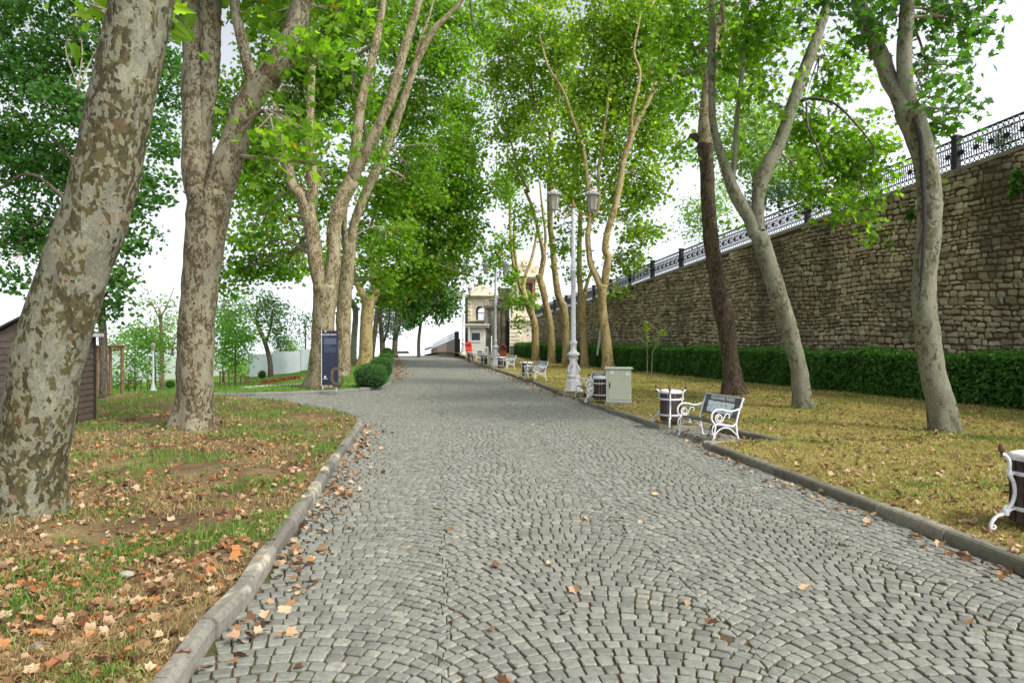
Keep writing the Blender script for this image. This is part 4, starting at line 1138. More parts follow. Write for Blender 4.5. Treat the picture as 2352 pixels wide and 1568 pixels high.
# trees on the terrace behind the wall
GT = 'trees on the terrace behind the wall'
bg('pale green tree on the terrace between the dark and the V-forked trunk', 38, [(1730, 520, 14), (1732, 420, 10)], [(1690, 330, 60, 60), (1750, 300, 60, 50), (1800, 340, 60, 60), (1740, 390, 60, 50), (1700, 260, 40, 30)], 'leaf_pale', 'terrace_tree', ls=.28, lai=2.6, group=GT)
bg('bluish conifer on the terrace behind the railing', 34, [(1790, 470, 10), (1790, 420, 8)], [(1790, 440, 56, 34), (1750, 460, 50, 26), (1830, 440, 40, 30)], 'leaf_conifer', 'terrace_tree', ls=.2, group=GT)
bg('low pale tree on the terrace left of the dark brown trunk', 48, [(1620, 560, 8), (1620, 500, 6)], [(1600, 490, 36, 40), (1650, 460, 40, 50), (1590, 530, 22, 24)], 'leaf_pale', 'terrace_tree', ls=.26, group=GT)
bg('sparse pinkish-grey bush on the terrace above the yellow fork', 50, [(1455, 640, 4), (1455, 615, 3)], [(1455, 600, 30, 20, 0, .5)], 'leaf_pale', 'terrace_tree', ls=.2, group=GT)
bg('dark small cypress behind the railing at the top of the wall', 21.5, [(2302, 352, 4), (2302, 320, 3)], [(2302, 325, 13, 22, 0, 2.2), (2303, 300, 7, 16, 0, 2)], 'leaf_conifer', 'cypress_bush', ls=.09, lai=2.2, group=None)

# ------------------------------------------------------------------ street lamps
def lamp_parts(root, H):
    k = H / 6.75
    b = MB()
    b.lathe([(.33, 0), (.33, .06), (.29, .09), (.25, .32), (.20, .42), (.20, .46), (.235, .48), (.235, .54), (.19, .57)], (0, 0, 0), 8, False, math.pi / 8)
    b.lathe([(.17, .57), (.15, .62), (.135, .75), (.125, 1.0), (.12, 1.12), (.14, 1.15), (.2, 1.2), (.215, 1.24), (.2, 1.28), (.12, 1.34), (.1, 1.42), (.105, 1.55), (.135, 1.6), (.135, 1.65), (.085, 1.7)], (0, 0, 0), 16)
    base = b.build('base', M['white_rust'], root)
    for a in range(4):
        m = MB(); an = a * math.pi / 2 + math.pi / 4
        pts = []
        for q in range(22):
            u = q / 21
            r = .19 + .075 * math.sin(u * math.pi * 2.0) * (1 - .3 * u); pts.append((r * math.cos(an), r * math.sin(an), .6 + .52 * u))
        m.tube(pts, .026, 6)
        c0 = .235
        m.tube([((c0 + .05 * (1 - q / 16) * math.cos(q * .6)) * math.cos(an), (c0 + .05 * (1 - q / 16) * math.cos(q * .6)) * math.sin(an), .68 + .05 * (1 - q / 16) * math.sin(q * .6)) for q in range(15)], .018, 5)
        m.build('scroll', M['white_rust'], base)
    s = MB()
    s.lathe([(.085, 1.7), (.08, 2.6), (.075, 3.95), (.105, 3.98), (.11, 4.04), (.08, 4.08), (.105, 4.13), (.08, 4.18), (.07, 4.22), (.062, H - .72)], (0, 0, 0), 14)
    s.build('shaft', M['white'], root)
    f = MB(); zt_ = H - .72
    f.lathe([(.075, zt_), (.09, zt_ + .03), (.06, zt_ + .07), (.075, zt_ + .12), (.04, zt_ + .18), (.02, zt_ + .26), (.004, zt_ + .3)], (0, 0, 0), 12)
    f.build('finial', M['rust'], root)
    for sg in (-1, 1):
        m = MB(); z0 = H - .95
        m.tube(catmull([(sg * .06, 0, z0 + .05, 1), (sg * .2, 0, z0 - .06, 1), (sg * .38, 0, z0 - .1, 1), (sg * .56, 0, z0 - .03, 1), (sg * .64, 0, z0 + .12, 1)], .04)[:, :3].tolist(), .02, 6)
        m.tube([(sg * (.3 + .1 * (1 - q / 18) * math.cos(q * .55)), 0, z0 + .02 + .09 * (1 - q / 18) * math.sin(q * .55)) for q in range(17)], .013, 5)
        m.tube([(sg * (.5 - .07 * (1 - q / 16) * math.cos(q * .55)), 0, z0 + .06 - .06 * (1 - q / 16) * math.sin(q * .55)) for q in range(15)], .012, 5)
        m.tube([(sg * .07, 0, z0 + .16), (sg * .18, 0, z0 + .13), (sg * .27, 0, z0 + .12)], .012, 5)
        m.build('arm', M['rust'], root)
        l = MB(); zb = H - .8  ; c = (sg * .64, 0, zb)
        l.lathe([(.03, -.06), (.05, -.03), (.05, 0), (.09, .02), (.12, .05), (.12, .075)], c, 6, False)
        for q in range(6):
            a = q * math.pi / 3
            l.tube([(c[0] + .115 * math.cos(a), .115 * math.sin(a), zb + .07), (c[0] + .19 * math.cos(a), .19 * math.sin(a), zb + .5)], .014, 4)
        l.lathe([(.2, .49), (.235, .5), (.245, .54), (.225, .57), (.2, .58), (.13, .66), (.09, .68), (.085, .7)], c, 18, True)
        for q in range(12):
            a = q * math.pi / 6
            l.lathe([(.004, 0), (.024, .012), (.02, .035), (.003, .055)], (c[0] + .225 * math.cos(a), .225 * math.sin(a), zb + .565), 5)
        lo_ = l.build('lantern', M['lantern'], root)
        g = MB(); g.lathe([(.105, .075), (.178, .495)], c, 6, False); g.build('glass', M['glass'], lo_)
        t = MB(); t.lathe([(.085, .695), (.05, .72), (.055, .75), (.025, .78), (.004, .84)], c, 10); t.build('cap', M['rust'], lo_)
lab = ['tall white twin-lantern lamp post with rusty scroll arms beside the nearest kerb bay', 'white twin-lantern lamp post beside the red-brown hut, middle one of three', 'farthest white twin-lantern lamp post, beside the red post box at the brow']
for i, (px, py, z, H, t) in enumerate(((1317, 899, .1, 6.8, None), (1138, 840, .1, 7.0, None), (1064, 817, .1, 7.1, 66))):
    p = G(px, py, z) if t is None else P(px, py, t)
    if i == 0:
        lamp0 = thing('street_lamp', lab[0], 'street lamp', tuple(p), -YAW, 'twin-lantern street lamps')
        lamp_parts(lamp0, 6.8)
    else:
        d = dup(lamp0, tuple(p), -YAW - .1 * i, lab[i])

# ------------------------------------------------------------------ benches
def text_mesh(s, size, ext=.0015):
    cu = bpy.data.curves.new('lettering', 'FONT'); cu.body = s; cu.size = size; cu.extrude = ext; cu.offset = size * .022
    cu.align_x = 'CENTER'; cu.align_y = 'CENTER'; cu.space_character = 1.08; cu.resolution_u = 3
    o = bpy.data.objects.new('lettering', cu); COL.objects.link(o)
    bpy.context.view_layer.update()
    me = bpy.data.meshes.new_from_object(o.evaluated_get(bpy.context.evaluated_depsgraph_get()))
    bpy.data.objects.remove(o); bpy.data.curves.remove(cu)
    me.materials.clear()
    return me

fl_, fr_, br_ = G(1560, 998), G(1641, 1021), G(1703, 1020.5)
ev = (fr_ - fl_)[:2]; BL = float(np.linalg.norm(ev)); BANG = math.atan2(ev[1], ev[0]); BD = .5
def bench_parts(root, L, D):
    hx = L / 2 - .02; y0 = -D / 2; y1 = D / 2
    for sx in (-1, 1):
        m = MB(); x = sx * hx
        def cv(pts, r=.017, st=.025):
            r = r * .82
            c = catmull([(x, a, b, r) for a, b in pts], st); m.tube(c[:, :3].tolist(), c[:, 3].tolist(), 7, True, False, 1.25)
        cv([(y0 - .02, 0), (y0 + .0, .14), (y0 + .03, .3), (y0 + .02, .36)])                                   # front leg
        cv([(y0 + .03, .12), (y0 - .02, .18), (y0 - .035, .25), (y0 - .01, .32), (y0 + .02, .35)], .012)       # outer curl
        cv([(y0 + .02, .35), (y0 - .04, .43), (y0 - .035, .53), (y0 + .04, .6), (y0 + .16, .605), (y0 + .28, .575), (y0 + .38, .575), (y1 + .02, .62), (y1 + .05, .66)], .018)
        cv([(y1 + .0, 0), (y1 - .035, .14), (y1 - .06, .3), (y1 - .05, .4), (y1 - .01, .55), (y1 + .04, .68), (y1 + .085, .8)], .018)
        cv([(y0 + .02, .35), (y0 + .12, .345), (y0 + .28, .32), (y1 - .12, .31), (y1 - .05, .37)], .018)
        cv([(y0 + .025, .16), (y0 + .09, .24), (y0 + .2, .285), (y0 + .32, .26), (y1 - .05, .15)], .012)
        sp = []
        for q in range(26):
            u = q / 25; a = math.pi * (1.5 - 3.1 * u); r = .085 * (1 - .62 * u)
            sp.append((y0 + .1 + r * math.cos(a) * .9, .455 + r * math.sin(a)))
        cv(sp, .011)
        cv([(y0 + .1, .37), (y0 + .165, .4), (y0 + .2, .47), (y0 + .24, .525), (y0 + .29, .52), (y0 + .31, .48), (y0 + .285, .455)], .011)
        m.box((x, y0 - .02, .008), (.05, .05, .016)); m.box((x, y1, .008), (.05, .05, .016))
        m.build('side_frame', M['white'], root)
    m = MB()
    nb = 4
    for q in range(nb):
        yy = y0 + .045 + (D - .12) * (q + .5) / nb
        m.box((0, yy, .365 - .012 * q), (L - .05, (D - .12) / nb - .008, .028), 0, .006)
    m.build('seat', M['benchboard'], root)
    a0 = np.array([0, y1 - .045, .39]); a1 = np.array([0, y1 + .07, .79]); up = (a1 - a0) / np.linalg.norm(a1 - a0); hh = float(np.linalg.norm(a1 - a0))
    nf = np.array([0, -up[2], up[1]])
    m = MB()
    nb = 3
    for q in range(nb):
        c0 = q / nb * hh + .003; c1 = (q + 1) / nb * hh - .003
        m.prism([(-(L / 2 - .03), c0), (L / 2 - .03, c0), (L / 2 - .03, c1), (-(L / 2 - .03), c1)], a0, (1, 0, 0), up, -nf * .028)
    back = m.build('backrest', M['benchboard'], root)
    m = MB(); m.prism([(-(L / 2 - .01), hh - .004), (L / 2 - .01, hh - .004), (L / 2 - .01, hh + .016), (-(L / 2 - .01), hh + .016)], a0 + nf * .01, (1, 0, 0), up, -nf * .045); m.build('top_rail', M['white'], back)
    m = MB(); m.prism([(-L * .44, .012), (L * .44, .012), (L * .44, .04), (-L * .44, .04)], a0 + nf * .004, (1, 0, 0), up, -nf * .003); m.build('stripe', M['yellow'], back)
    m = MB(); m.prism([(-L * .36, .085), (L * .33, .085), (L * .33, .30), (-L * .36, .30)], a0 + nf * .004, (1, 0, 0), up, -nf * .003); m.build('poster', M['poster'], back)
    me = text_mesh('GÜLHANE PARKI', .1)
    mat = Matrix(((1, 0, nf[0]), (0, up[1], nf[1]), (0, up[2], nf[2])))
    mat4 = mat.to_4x4(); o = a0 + up * (hh - .055) + nf * .005; mat4.translation = Vector(o)
    me.transform(mat4)
    link('lettering', me, M['textwhite'], back)
c0 = (fl_ + fr_) / 2; nb_ = np.array([-math.sin(BANG), math.cos(BANG)])
bc = (c0[0] + nb_[0] * BD / 2, c0[1] + nb_[1] * BD / 2, 0.0)
bench0 = thing('park_bench', 'white scroll-armed bench with poster back in the nearest paved bay of the kerb', 'bench', bc, BANG, 'scroll-armed park benches')
bench_parts(bench0, BL, BD)
blab = ['white scroll-armed bench half hidden between lamp post, slatted bin and grey cabinet', 'white bench beside a slatted bin just past the first lamp post, seen side-on',
        'white bench below the red-brown hut, next to a slatted bin', 'white bench right at the foot of the middle lamp post', 'farthest white bench, faint below the kiosk by the post box']
for i, (px, py, z) in enumerate(((1350, 920, 0), (1229, 875, .1), (1164, 848.5, .1), (1121, 839.5, .1), (1093, 829, .1))):
    f = G(px, py, z)
    ang = BANG - (.05, -.05, -.08, -.12, -.12)[i]
    e = np.array([math.cos(ang), math.sin(ang)]); nn = np.array([-e[1], e[0]])
    c = f[:2] - e * BL / 2 + nn * BD / 2
    dup(bench0, (c[0], c[1], z + float(crest(c[1]))), ang, blab[i])

# ------------------------------------------------------------------ slatted bins
def bin_parts(root, R=.215):
    m = MB(); ns = 16
    for q in range(ns):
        a = 2 * math.pi * (q + .5) / ns
        m.box((R * math.cos(a), R * math.sin(a), .39), (.018, 2 * math.pi * R / ns * .76, .63), a, .003)
    m.build('slats', M['darkwood'], root)
    m = MB(); m.lathe([(.02, .085), (R - .016, .08), (R - .016, .71)], (0, 0, 0), 24, True, 0, False); m.build('liner', M['white_rust'], root)
    for z in (.21, .56):
        m = MB(); m.lathe([(R + .012, z - .02), (R + .018, z), (R + .012, z + .02)], (0, 0, 0), 28, True, 0, False); m.lathe([(R + .01, z + .02), (R + .01, z - .02)], (0, 0, 0), 28, True, 0, False)
        m.build('hoop', M['white'], root)
    m = MB(); m.lathe([(R + .02, .69), (R + .03, .72), (R + .01, .75), (R - .05, .765), (R - .06, .74), (R - .055, .7)], (0, 0, 0), 28, True, 0, False); m.build('rim', M['white'], root)
    for k in range(3):
        a = 2 * math.pi * k / 3; ca, sa = math.cos(a), math.sin(a)
        m = MB()
        def cv(pts, r):
            c = catmull([(p[0] * ca, p[0] * sa, p[1], r) for p in pts], .02); m.tube(c[:, :3].tolist(), r, 7)
        cv([(R + .27, -.02), (R + .255, .07), (R + .2, .135), (R + .11, .165), (R + .06, .2)], .018)
        cv([(R + .27, -.015), (R + .235, .005), (R + .215, .03), (R + .235, .05)], .012)
        cv([(R + .12, .16), (R + .1, .2), (R + .06, .24), (R + .03, .3), (R + .015, .38), (R + .03, .47), (R + .065, .54), (R + .07, .6), (R + .075, .68), (R + .11, .735), (R + .15, .755)], .019)
        cv([(R + .12, .17), (R + .13, .21), (R + .1, .24), (R + .08, .22)], .013)
        m.tube([(R * ca, R * sa, .21), ((R + .11) * ca, (R + .11) * sa, .19)], .014, 6); m.tube([(R * ca, R * sa, .56), ((R + .08) * ca, (R + .08) * sa, .56)], .014, 6)
        m.lathe([(.03, -.03), (.034, 0), (.03, .03)], ((R + .11) * ca, (R + .11) * sa, .175), 8); m.lathe([(.026, -.02), (.03, 0), (.026, .02)], ((R + .07) * ca, (R + .07) * sa, .56), 8)
        lg = m.build('leg', M['white'], root)
        f = MB(); f.lathe([(.01, -.03), (.014, .0), (.014, .02), (.026, .03), (.033, .05), (.03, .08), (.014, .105), (.003, .115)], ((R + .15) * ca, (R + .15) * sa, .75), 10)
        f.build('finial', M['finial'], lg)
bins = [(2383, 1214, 178, 'slatted dark bin with white scroll legs standing by the kerb nearest the viewer'), (1540.5, 973, 8, 'slatted bin with brown finials behind the nearest bench'),
        (1381, 922, 60, 'slatted bin squeezed between the half-hidden bench and the grey cabinet'), (1210, 866, 30, 'slatted bin left of the side-on bench past the first lamp post'),
        (1152, 847, 50, 'slatted bin in front of the red-brown hut'), (1112, 838, 20, 'slatted bin left of the middle lamp post'), (1080, 828, 40, 'farthest slatted bin, under the red post box')]
for i, (px, py, a, lb) in enumerate(bins):
    p = GL(px, py)
    if i == 0:
        bin0 = thing('litter_bin', lb, 'litter bin', tuple(p), R_(a), 'slatted litter bins'); bin_parts(bin0); bin0.scale = (.95, .95, .92)
    else:
        dup(bin0, tuple(p), R_(a), lb)

# ------------------------------------------------------------------ grey cabinet
cb = GL(1392, 929)
cab = thing('utility_cabinet', 'beige-grey metal utility cabinet on a low plinth by the kerb', 'cabinet', tuple(cb), -R_(15))
ct = 18.6; Wc, Hc, Dc = .66, .86, .36
m = MB(); m.box((Wc / 2, Dc / 2, .02), (Wc + .06, Dc + .06, .1)); m.build('plinth', M['coping'], cab)
m = MB(); m.box((Wc / 2, Dc / 2, .07 + Hc / 2), (Wc, Dc, Hc), 0, .008); body = m.build('body', M['cabside'], cab)
m = MB(); m.box((Wc / 2 + .02, -.008, .1 + Hc / 2), (Wc - .07, .022, Hc - .07), 0, .006); door = m.build('door', M['beige'], cab)
m = MB(); m.box((.1, -.028, .52), (.028, .03, .15), 0, .008); m.build('handle', M['black'], door)
for x, z in ((.16, .86), (.56, .82)):
    m = MB(); m.box((x, -.021, z), (.075, .004, .06)); lb_ = m.build('sticker', M['textwhite'], door)
    m = MB()
    for q in range(3): m.box((x, -.0245, z + .016 - q * .015), (.05 - .008 * q, .002, .006))
    m.build('print', M['red'], door)
m = MB(); m.box((Wc / 2, Dc / 2 - .01, .97), (Wc + .09, Dc + .1, .045), 0, .012); m.box((Wc / 2, Dc / 2, .945), (Wc + .03, Dc + .03, .02)); m.build('roof', M['cabside'], cab)

# ------------------------------------------------------------------ information panel and letter
t = 23.4
sg = thing('information_panel', 'tall dark navy information panel in front of the stout plane tree', 'sign', tuple(P(742, 893, t)), -YAW + .0)
kx = t / F
def spx(px, py): return ((px - 742) * kx, (893 - py) * kx)
x0, z1 = spx(740, 759); x1, z0 = spx(776.5, 884)
m = MB(); m.box(((x0 + x1) / 2, 0, (z0 + z1) / 2), (x1 - x0, .07, z1 - z0), 0, .006); pan = m.build('panel', M['slate'], sg)
m = MB(); m.box((x0 - .012, 0, (z0 + z1) / 2), (.022, .075, z1 - z0)); m.build('edge', M['steel'], sg)
for x in (x0 + .02, x1 - .06):
    m = MB(); m.box((x, 0, z0 / 2 - .05), (.03, .04, z0 + .1)); m.build('leg', M['steel'], sg)
def marks(rows, mat, name):
    m = MB()
    for a, b, c, d in rows:
        p, q = spx(a, b), spx(c, d)
        m.box(((p[0] + q[0]) / 2, -.0365, (p[1] + q[1]) / 2), (q[0] - p[0], .003, abs(q[1] - p[1])))
    m.build(name, mat, pan)
def words(x_a, x_b, y, h, gap=.9):
    out = []; x = x_a
    while x < x_b - .6:
        w = random.uniform(1.0, 3.0); e = min(x + w, x_b); out.append((x, y, e, y + h)); x = e + gap * .45
    return out
me = text_mesh('GÜLHANE PARKI', .062); me.transform(Matrix.Translation((spx(754, 768.5)[0], -.0375, spx(754, 768.5)[1])) @ Matrix.Rotation(math.pi / 2, 4, 'X')); link('heading', me, M['textwhite'], pan)
marks([(746, 760.5, 750.5, 762.3)], M['textwhite'], 'small_heading')
marks(words(745, 753, 774.2, .7), M['textgrey'], 'subheading'); r1 = []; [r1.extend(words(745, 773, 777 + q * 1.55, .9)) for q in range(9)]
marks(r1, M['textgrey'], 'text_block')
marks(words(745, 761, 793, .8), M['textgrey'], 'subheading'); r1 = []; [r1.extend(words(745, 773, 797 + q * 1.55, .9)) for q in range(8)]
marks(r1, M['textgrey_dim'], 'text_block')
c = spx(771.5, 768)
m = MB(); m.prism([(.035 * math.cos(q * .39), .035 * math.sin(q * .39)) for q in range(16)], (c[0], -.0355, c[1]), (1, 0, 0), (0, 0, 1), (0, -.003, 0)); m.build('emblem', M['red'], pan)
m = MB(); m.prism([(-.018, -.012), (.018, -.012), (.012, .008), (0, .02), (-.012, .008)], (c[0], -.039, c[1]), (1, 0, 0), (0, 0, 1), (0, -.002, 0)); m.build('emblem', M['textgrey'], pan)
c = spx(747.5, 866)
m = MB(); m.prism([(0, .065), (.018, .035), (.035, .008), (.03, -.012), (.012, -.022), (-.012, -.022), (-.03, -.012), (-.035, .008), (-.018, .035)], (c[0], -.0355, c[1]), (1, 0, 0), (0, 0, 1), (0, -.003, 0))
for q in range(9): m.box((c[0] - .072 + q * .018, -.037, c[1] - .05), (.012, .003, .018))
m.build('emblem', M['textwhite'], pan)

gp = P(775, 888, 22.6)
gl = tag(thing('metal_letter', 'large brown metal letter G standing on the grass before the navy panel', 'letter', tuple(gp), -YAW + .25))
k_ = 22.6 / F
outer = [(14, 35), (14, 41), (8, 44.5), (-6, 44.5), (-12, 41), (-15, 34), (-15, 16), (-12, 8), (-6, 4), (8, 4), (14, 8), (14, 24), (2, 24), (2, 19), (8, 19), (8, 11), (5, 9.5), (-4, 9.5), (-8, 13), (-9, 18), (-9, 32), (-7, 37), (-3, 39), (5, 39), (8, 37), (8, 34)]
m = MB(); m.prism([(a * k_, b * k_) for a, b in outer], (0, 0, 0), (1, 0, 0), (0, 0, 1), (0, .12, 0)); m.build('letter_body', M['gmetal'], gl)
m = MB(); m.box((-.02, .06, .02), (.3, .06, .1)); m.build('foot', M['gmetal'], gl)

# ------------------------------------------------------------------ clipped box bushes
bl = [(852, 862, 37, 27, 24.8, 'big round clipped box bush beside the brown metal letter'), (874, 844, 27, 24, 28.5, 'round clipped box bush just behind the biggest one'), (886, 828, 17, 17, 37, 'middle clipped box bush of the row along the road edge'),
      (889, 816, 13, 11, 46, 'small clipped box bush, fourth along the road edge'), (889, 807, 10, 8, 54, 'farthest clipped box bush under the cedars'), (602, 860, 8, 9, 44, 'small dark round bush before the pale hoarding'), (391, 882, 9, 8, 40, 'small dark round bush left of the forked trunk')]
for i, (px, py, rx, ry, t, lb) in enumerate(bl):
    c = P(px, py, t); rx, rz = rx / F * t, ry / F * t
    r = thing('box_bush', lb, 'bush', (c[0], c[1], c[2] - rz), 0, 'clipped box bushes')
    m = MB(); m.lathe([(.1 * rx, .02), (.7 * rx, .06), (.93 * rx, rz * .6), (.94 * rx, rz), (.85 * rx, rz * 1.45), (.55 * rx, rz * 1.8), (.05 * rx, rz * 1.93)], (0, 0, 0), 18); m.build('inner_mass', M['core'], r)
    n_ = int(4200 * (rx / .6) ** 2)
    v = rng.normal(0, 1, (n_, 3)); v /= np.linalg.norm(v, axis=1)[:, None]
    v = np.sign(v) * np.abs(v) ** .85
    lump = 1 + .05 * np.sin(v[:, 0] * 6 + i) * np.sin(v[:, 2] * 5) + rng.normal(0, .035, n_)
    pos = v * np.array([rx, rx, rz]) * lump[:, None] + np.array([0, 0, rz])
    pos[:, 2] = np.maximum(pos[:, 2], .03)
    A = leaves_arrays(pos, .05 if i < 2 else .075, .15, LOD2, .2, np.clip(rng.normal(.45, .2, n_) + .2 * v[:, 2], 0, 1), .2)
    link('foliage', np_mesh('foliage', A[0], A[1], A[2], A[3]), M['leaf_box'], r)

# ------------------------------------------------------------------ wooden shed
t0 = 14.25; cs = P(215, 974, t0)
shed = thing('wooden_shed', 'small dark brown clapboard shed behind the big leaning trunk', 'shed', (cs[0], cs[1], .1), R_(2))
Ls, Ws, Hs = 1.5, 1.05, 1.83
def clap(mb_, p0, ux, w, h, nrm, n_=15):
    for q in range(n_):
        z0 = q * h / n_; z1 = (q + 1) * h / n_ + .004
        a = Vector(p0); u = Vector(ux); nn = Vector(nrm)
        vs = [a + nn * .022 + Vector((0, 0, z0)), a + u * w + nn * .022 + Vector((0, 0, z0)), a + u * w + nn * .006 + Vector((0, 0, z1)), a + nn * .006 + Vector((0, 0, z1)), a + Vector((0, 0, z0)), a + u * w + Vector((0, 0, z0))]
        mb_._add(vs, [[0, 1, 2, 3], [4, 5, 1, 0]])
m = MB(); m.box((-Ws / 2, -Ls / 2, Hs / 2), (Ws, Ls, Hs))
clap(m, (0, -Ls, 0), (0, 1, 0), Ls, Hs, (1, 0, 0)); clap(m, (-Ws, -Ls, 0), (1, 0, 0), Ws, Hs, (0, -1, 0))
m.prism([(-Ws, Hs), (0, Hs), (-Ws / 2, Hs + .31)], (0, -Ls, 0), (1, 0, 0), (0, 0, 1), (0, Ls, 0))
m.build('wall', M['shedwood'], shed)
m = MB()
for (x, y) in ((.0, 0), (.0, -.78), (0, -Ls), (-Ws, -Ls)): m.box((x, y, Hs / 2), (.07, .07, Hs))
m.build('trim', M['shedtrim'], shed)
m = MB()
for sx in (-1, 1):
    m.prism([(0, .315), (sx * (Ws / 2 + .12), -.045), (sx * (Ws / 2 + .12), .0), (0, .36)], (-Ws / 2, -Ls - .12, Hs), (1, 0, 0), (0, 0, 1), (0, Ls + .24, 0))
rf = m.build('roof', M['shedtrim'], shed)
m = MB(); m.box((.12, -Ls / 2, Hs + .0), (.06, Ls + .24, .07)); m.build('gutter', M['greyroof'], rf)
whb = P(-6, 905, 24); wb_ = thing('site_hut', 'pale grey hut at the picture edge behind the dark shed', 'hut', (whb[0], whb[1], -.2), -YAW)
m = MB(); m.box((-.6, 1, 1.0), (1.8, 2, 2.1), 0, .02); m.build('wall', M['hoard'], wb_); m = MB(); m.box((-.6, 1, 2.1), (2.0, 2.3, .12), 0, .02); m.build('roof', M['greyroof'], wb_)

# ------------------------------------------------------------------ props, stakes, lamps and hoardings in the lower park
def stake_frame(label, posts, bars, r=.03, group='timber tree guards'):
    b = P(*posts[0][:2], posts[0][2]); o = thing('tree_guard', label, 'tree guard', tuple(b), 0, group)
    for px, py, t, ptop in posts:
        m = MB(); p0 = P(px, py, t); p1 = P(px + random.uniform(-3, 3), ptop, t); m.tube([tuple(p0 - b - np.array([0, 0, .1])), tuple(p1 - b)], r, 7); m.build('stake', M['timber'], o)
    for a, c in bars:
        m = MB(); m.tube([tuple(P(*a) - b), tuple(P(*c) - b)], r * .8, 6); m.build('crossbar', M['timber'], o)
stake_frame('tall brown timber props with cross beams around the dark tree trunk', [(254, 918, 20.6, 797), (281, 914, 20.8, 794), (222, 912, 22, 794)], [((218, 796, 20.4), (286, 795, 20.4)), ((222, 795, 22), (258, 797, 20.2)), ((262, 803, 20.5), (286, 795, 21))], .05)
stake_frame('brown stakes around the bright young tree, nearest three-post frame', [(505, 897, 31, 852), (516, 897, 31, 853), (527, 897, 33, 855), (542, 895, 33, 856)], [((503, 853, 31), (544, 856, 33)), ((503, 857, 31), (528, 858, 33))], .03)
stake_frame('thicker brown stakes right of the bright young tree', [(541, 898, 34, 858), (552, 895, 34, 862), (562, 892, 36, 866), (570, 894, 36, 864)], [((540, 860, 34), (571, 866, 36))], .035)
stake_frame('low brown stakes farthest right before the pale hoarding', [(578, 890, 38, 868), (588, 892, 38, 870), (566, 887, 40, 868)], [((564, 869, 40), (590, 870, 38))], .03)
stake_frame('low dark guard around the left young tree in the lower park', [(297, 905, 32, 872), (325, 905, 32, 874), (295, 900, 35, 872)], [((295, 874, 32), (327, 876, 32)), ((295, 874, 35), (297, 874, 32))], .03)
stake_frame('low dark guard around the right young tree in the lower park', [(340, 906, 33, 872), (370, 907, 33, 876), (345, 903, 36, 872)], [((338, 873, 33), (372, 876, 33))], .03)
lp = P(352, 908, 31); pl = thing('park_lamp', 'short white lamp post with globe on the lower lawn', 'park lamp', tuple(lp), 0)
m = MB(); m.lathe([(.17, 0), (.16, .25), (.1, .32), (.07, .5), (.045, .6), (.04, 2.05)], (0, 0, 0), 10); m.build('post', M['white'], pl)
m = MB(); m.lathe([(.03, 2.05), (.08, 2.1), (.11, 2.28), (.12, 2.3), (.03, 2.4)], (0, 0, 0), 10); m.build('lantern', M['glass'], pl)

def hoarding(label, pts, mat, h):
    b = P(*pts[0]); o = thing('hoarding', label, 'hoarding', tuple(b), 0, None)
    for (a, c) in zip(pts[:-1], pts[1:]):
        p, q = P(*a), P(*c); d = (q - p)[:2]; L = float(np.linalg.norm(d)); n_ = max(1, int(L / 2.4)); an = math.atan2(d[1], d[0])
        for k in range(n_):
            u = (k + .5) / n_; cc = p * (1 - u) + q * u - b
            m = MB(); m.box((cc[0], cc[1], cc[2] + h / 2), (L / n_ - .02, .05, h), an, .01); m.build('sheet_panel', mat, o)
            u = k / n_; cc = p * (1 - u) + q * u - b
            m = MB(); m.box((cc[0], cc[1], cc[2] + h / 2 - .05), (.07, .09, h), an); m.build('post', M['greyroof'], o)
hoarding('pale blue-grey hoarding across the top of the green lawn', [(570, 866, 52), (624, 863, 53), (690, 853, 56), (720, 846, 58)], M['hoard'], 1.75)
hoarding('long pale green hoarding enclosing the lower park', [(-60, 905, 38), (200, 898, 42), (300, 890, 46), (420, 884, 52), (520, 876, 56)], M['hoardgreen'], 2.2)

# red bedding along the bank
pos = []; 
for k in range(900):
    u = random.random(); p = P(600 + 90 * u + random.gauss(0, 1), 890 - 12 * u + random.gauss(0, .8), 27 + 3.5 * u); pos.append((p[0], p[1], float(z_left(p[0], p[1])) + random.uniform(0, .14)))
A = leaves_arrays(np.array(pos), .09, .3, LOD2)
tag(link('red_flower_bed', np_mesh('red_flower_bed', *A[:3], A[3]), M['redflower']), 'strip of low red bedding plants on the green bank', 'flower bed', kind='stuff')
pos = []
for k in range(700):
    u = random.random(); p = P(560 + 160 * u + random.gauss(0, 4), 897 - 4 * u + random.gauss(0, 2), 24.5 + 2 * u); pos.append((p[0], p[1], float(z_left(p[0], p[1])) + random.uniform(0, .06)))
A = leaves_arrays(np.array(pos), .05, .6, LOD2)
tag(link('white_flowers', np_mesh('white_flowers', *A[:3], A[3]), M['whiteflower']), 'scattered small white flowers in front of the red bedding', 'flowers', kind='stuff')
p = P(292, 893, 33); rb_ = thing('rose_bush', 'leafy rose bush with a few pink flowers behind the timber props', 'bush', tuple(p), 0)
q = in_ball(900) * np.array([1.1, .6, .5]) + np.array([-.4, 0, .45]); A = leaves_arrays(q, .12, .3, LOD2); link('foliage', np_mesh('foliage', *A[:3], A[3]), M['leaf_young'], rb_)
q = in_ball(60) * np.array([1.15, .65, .55]) + np.array([-.4, -.05, .45]); A = leaves_arrays(q, .12, .5, LOD2); link('blossom', np_mesh('blossom', *A[:3], A[3]), M['redflower'], rb_)

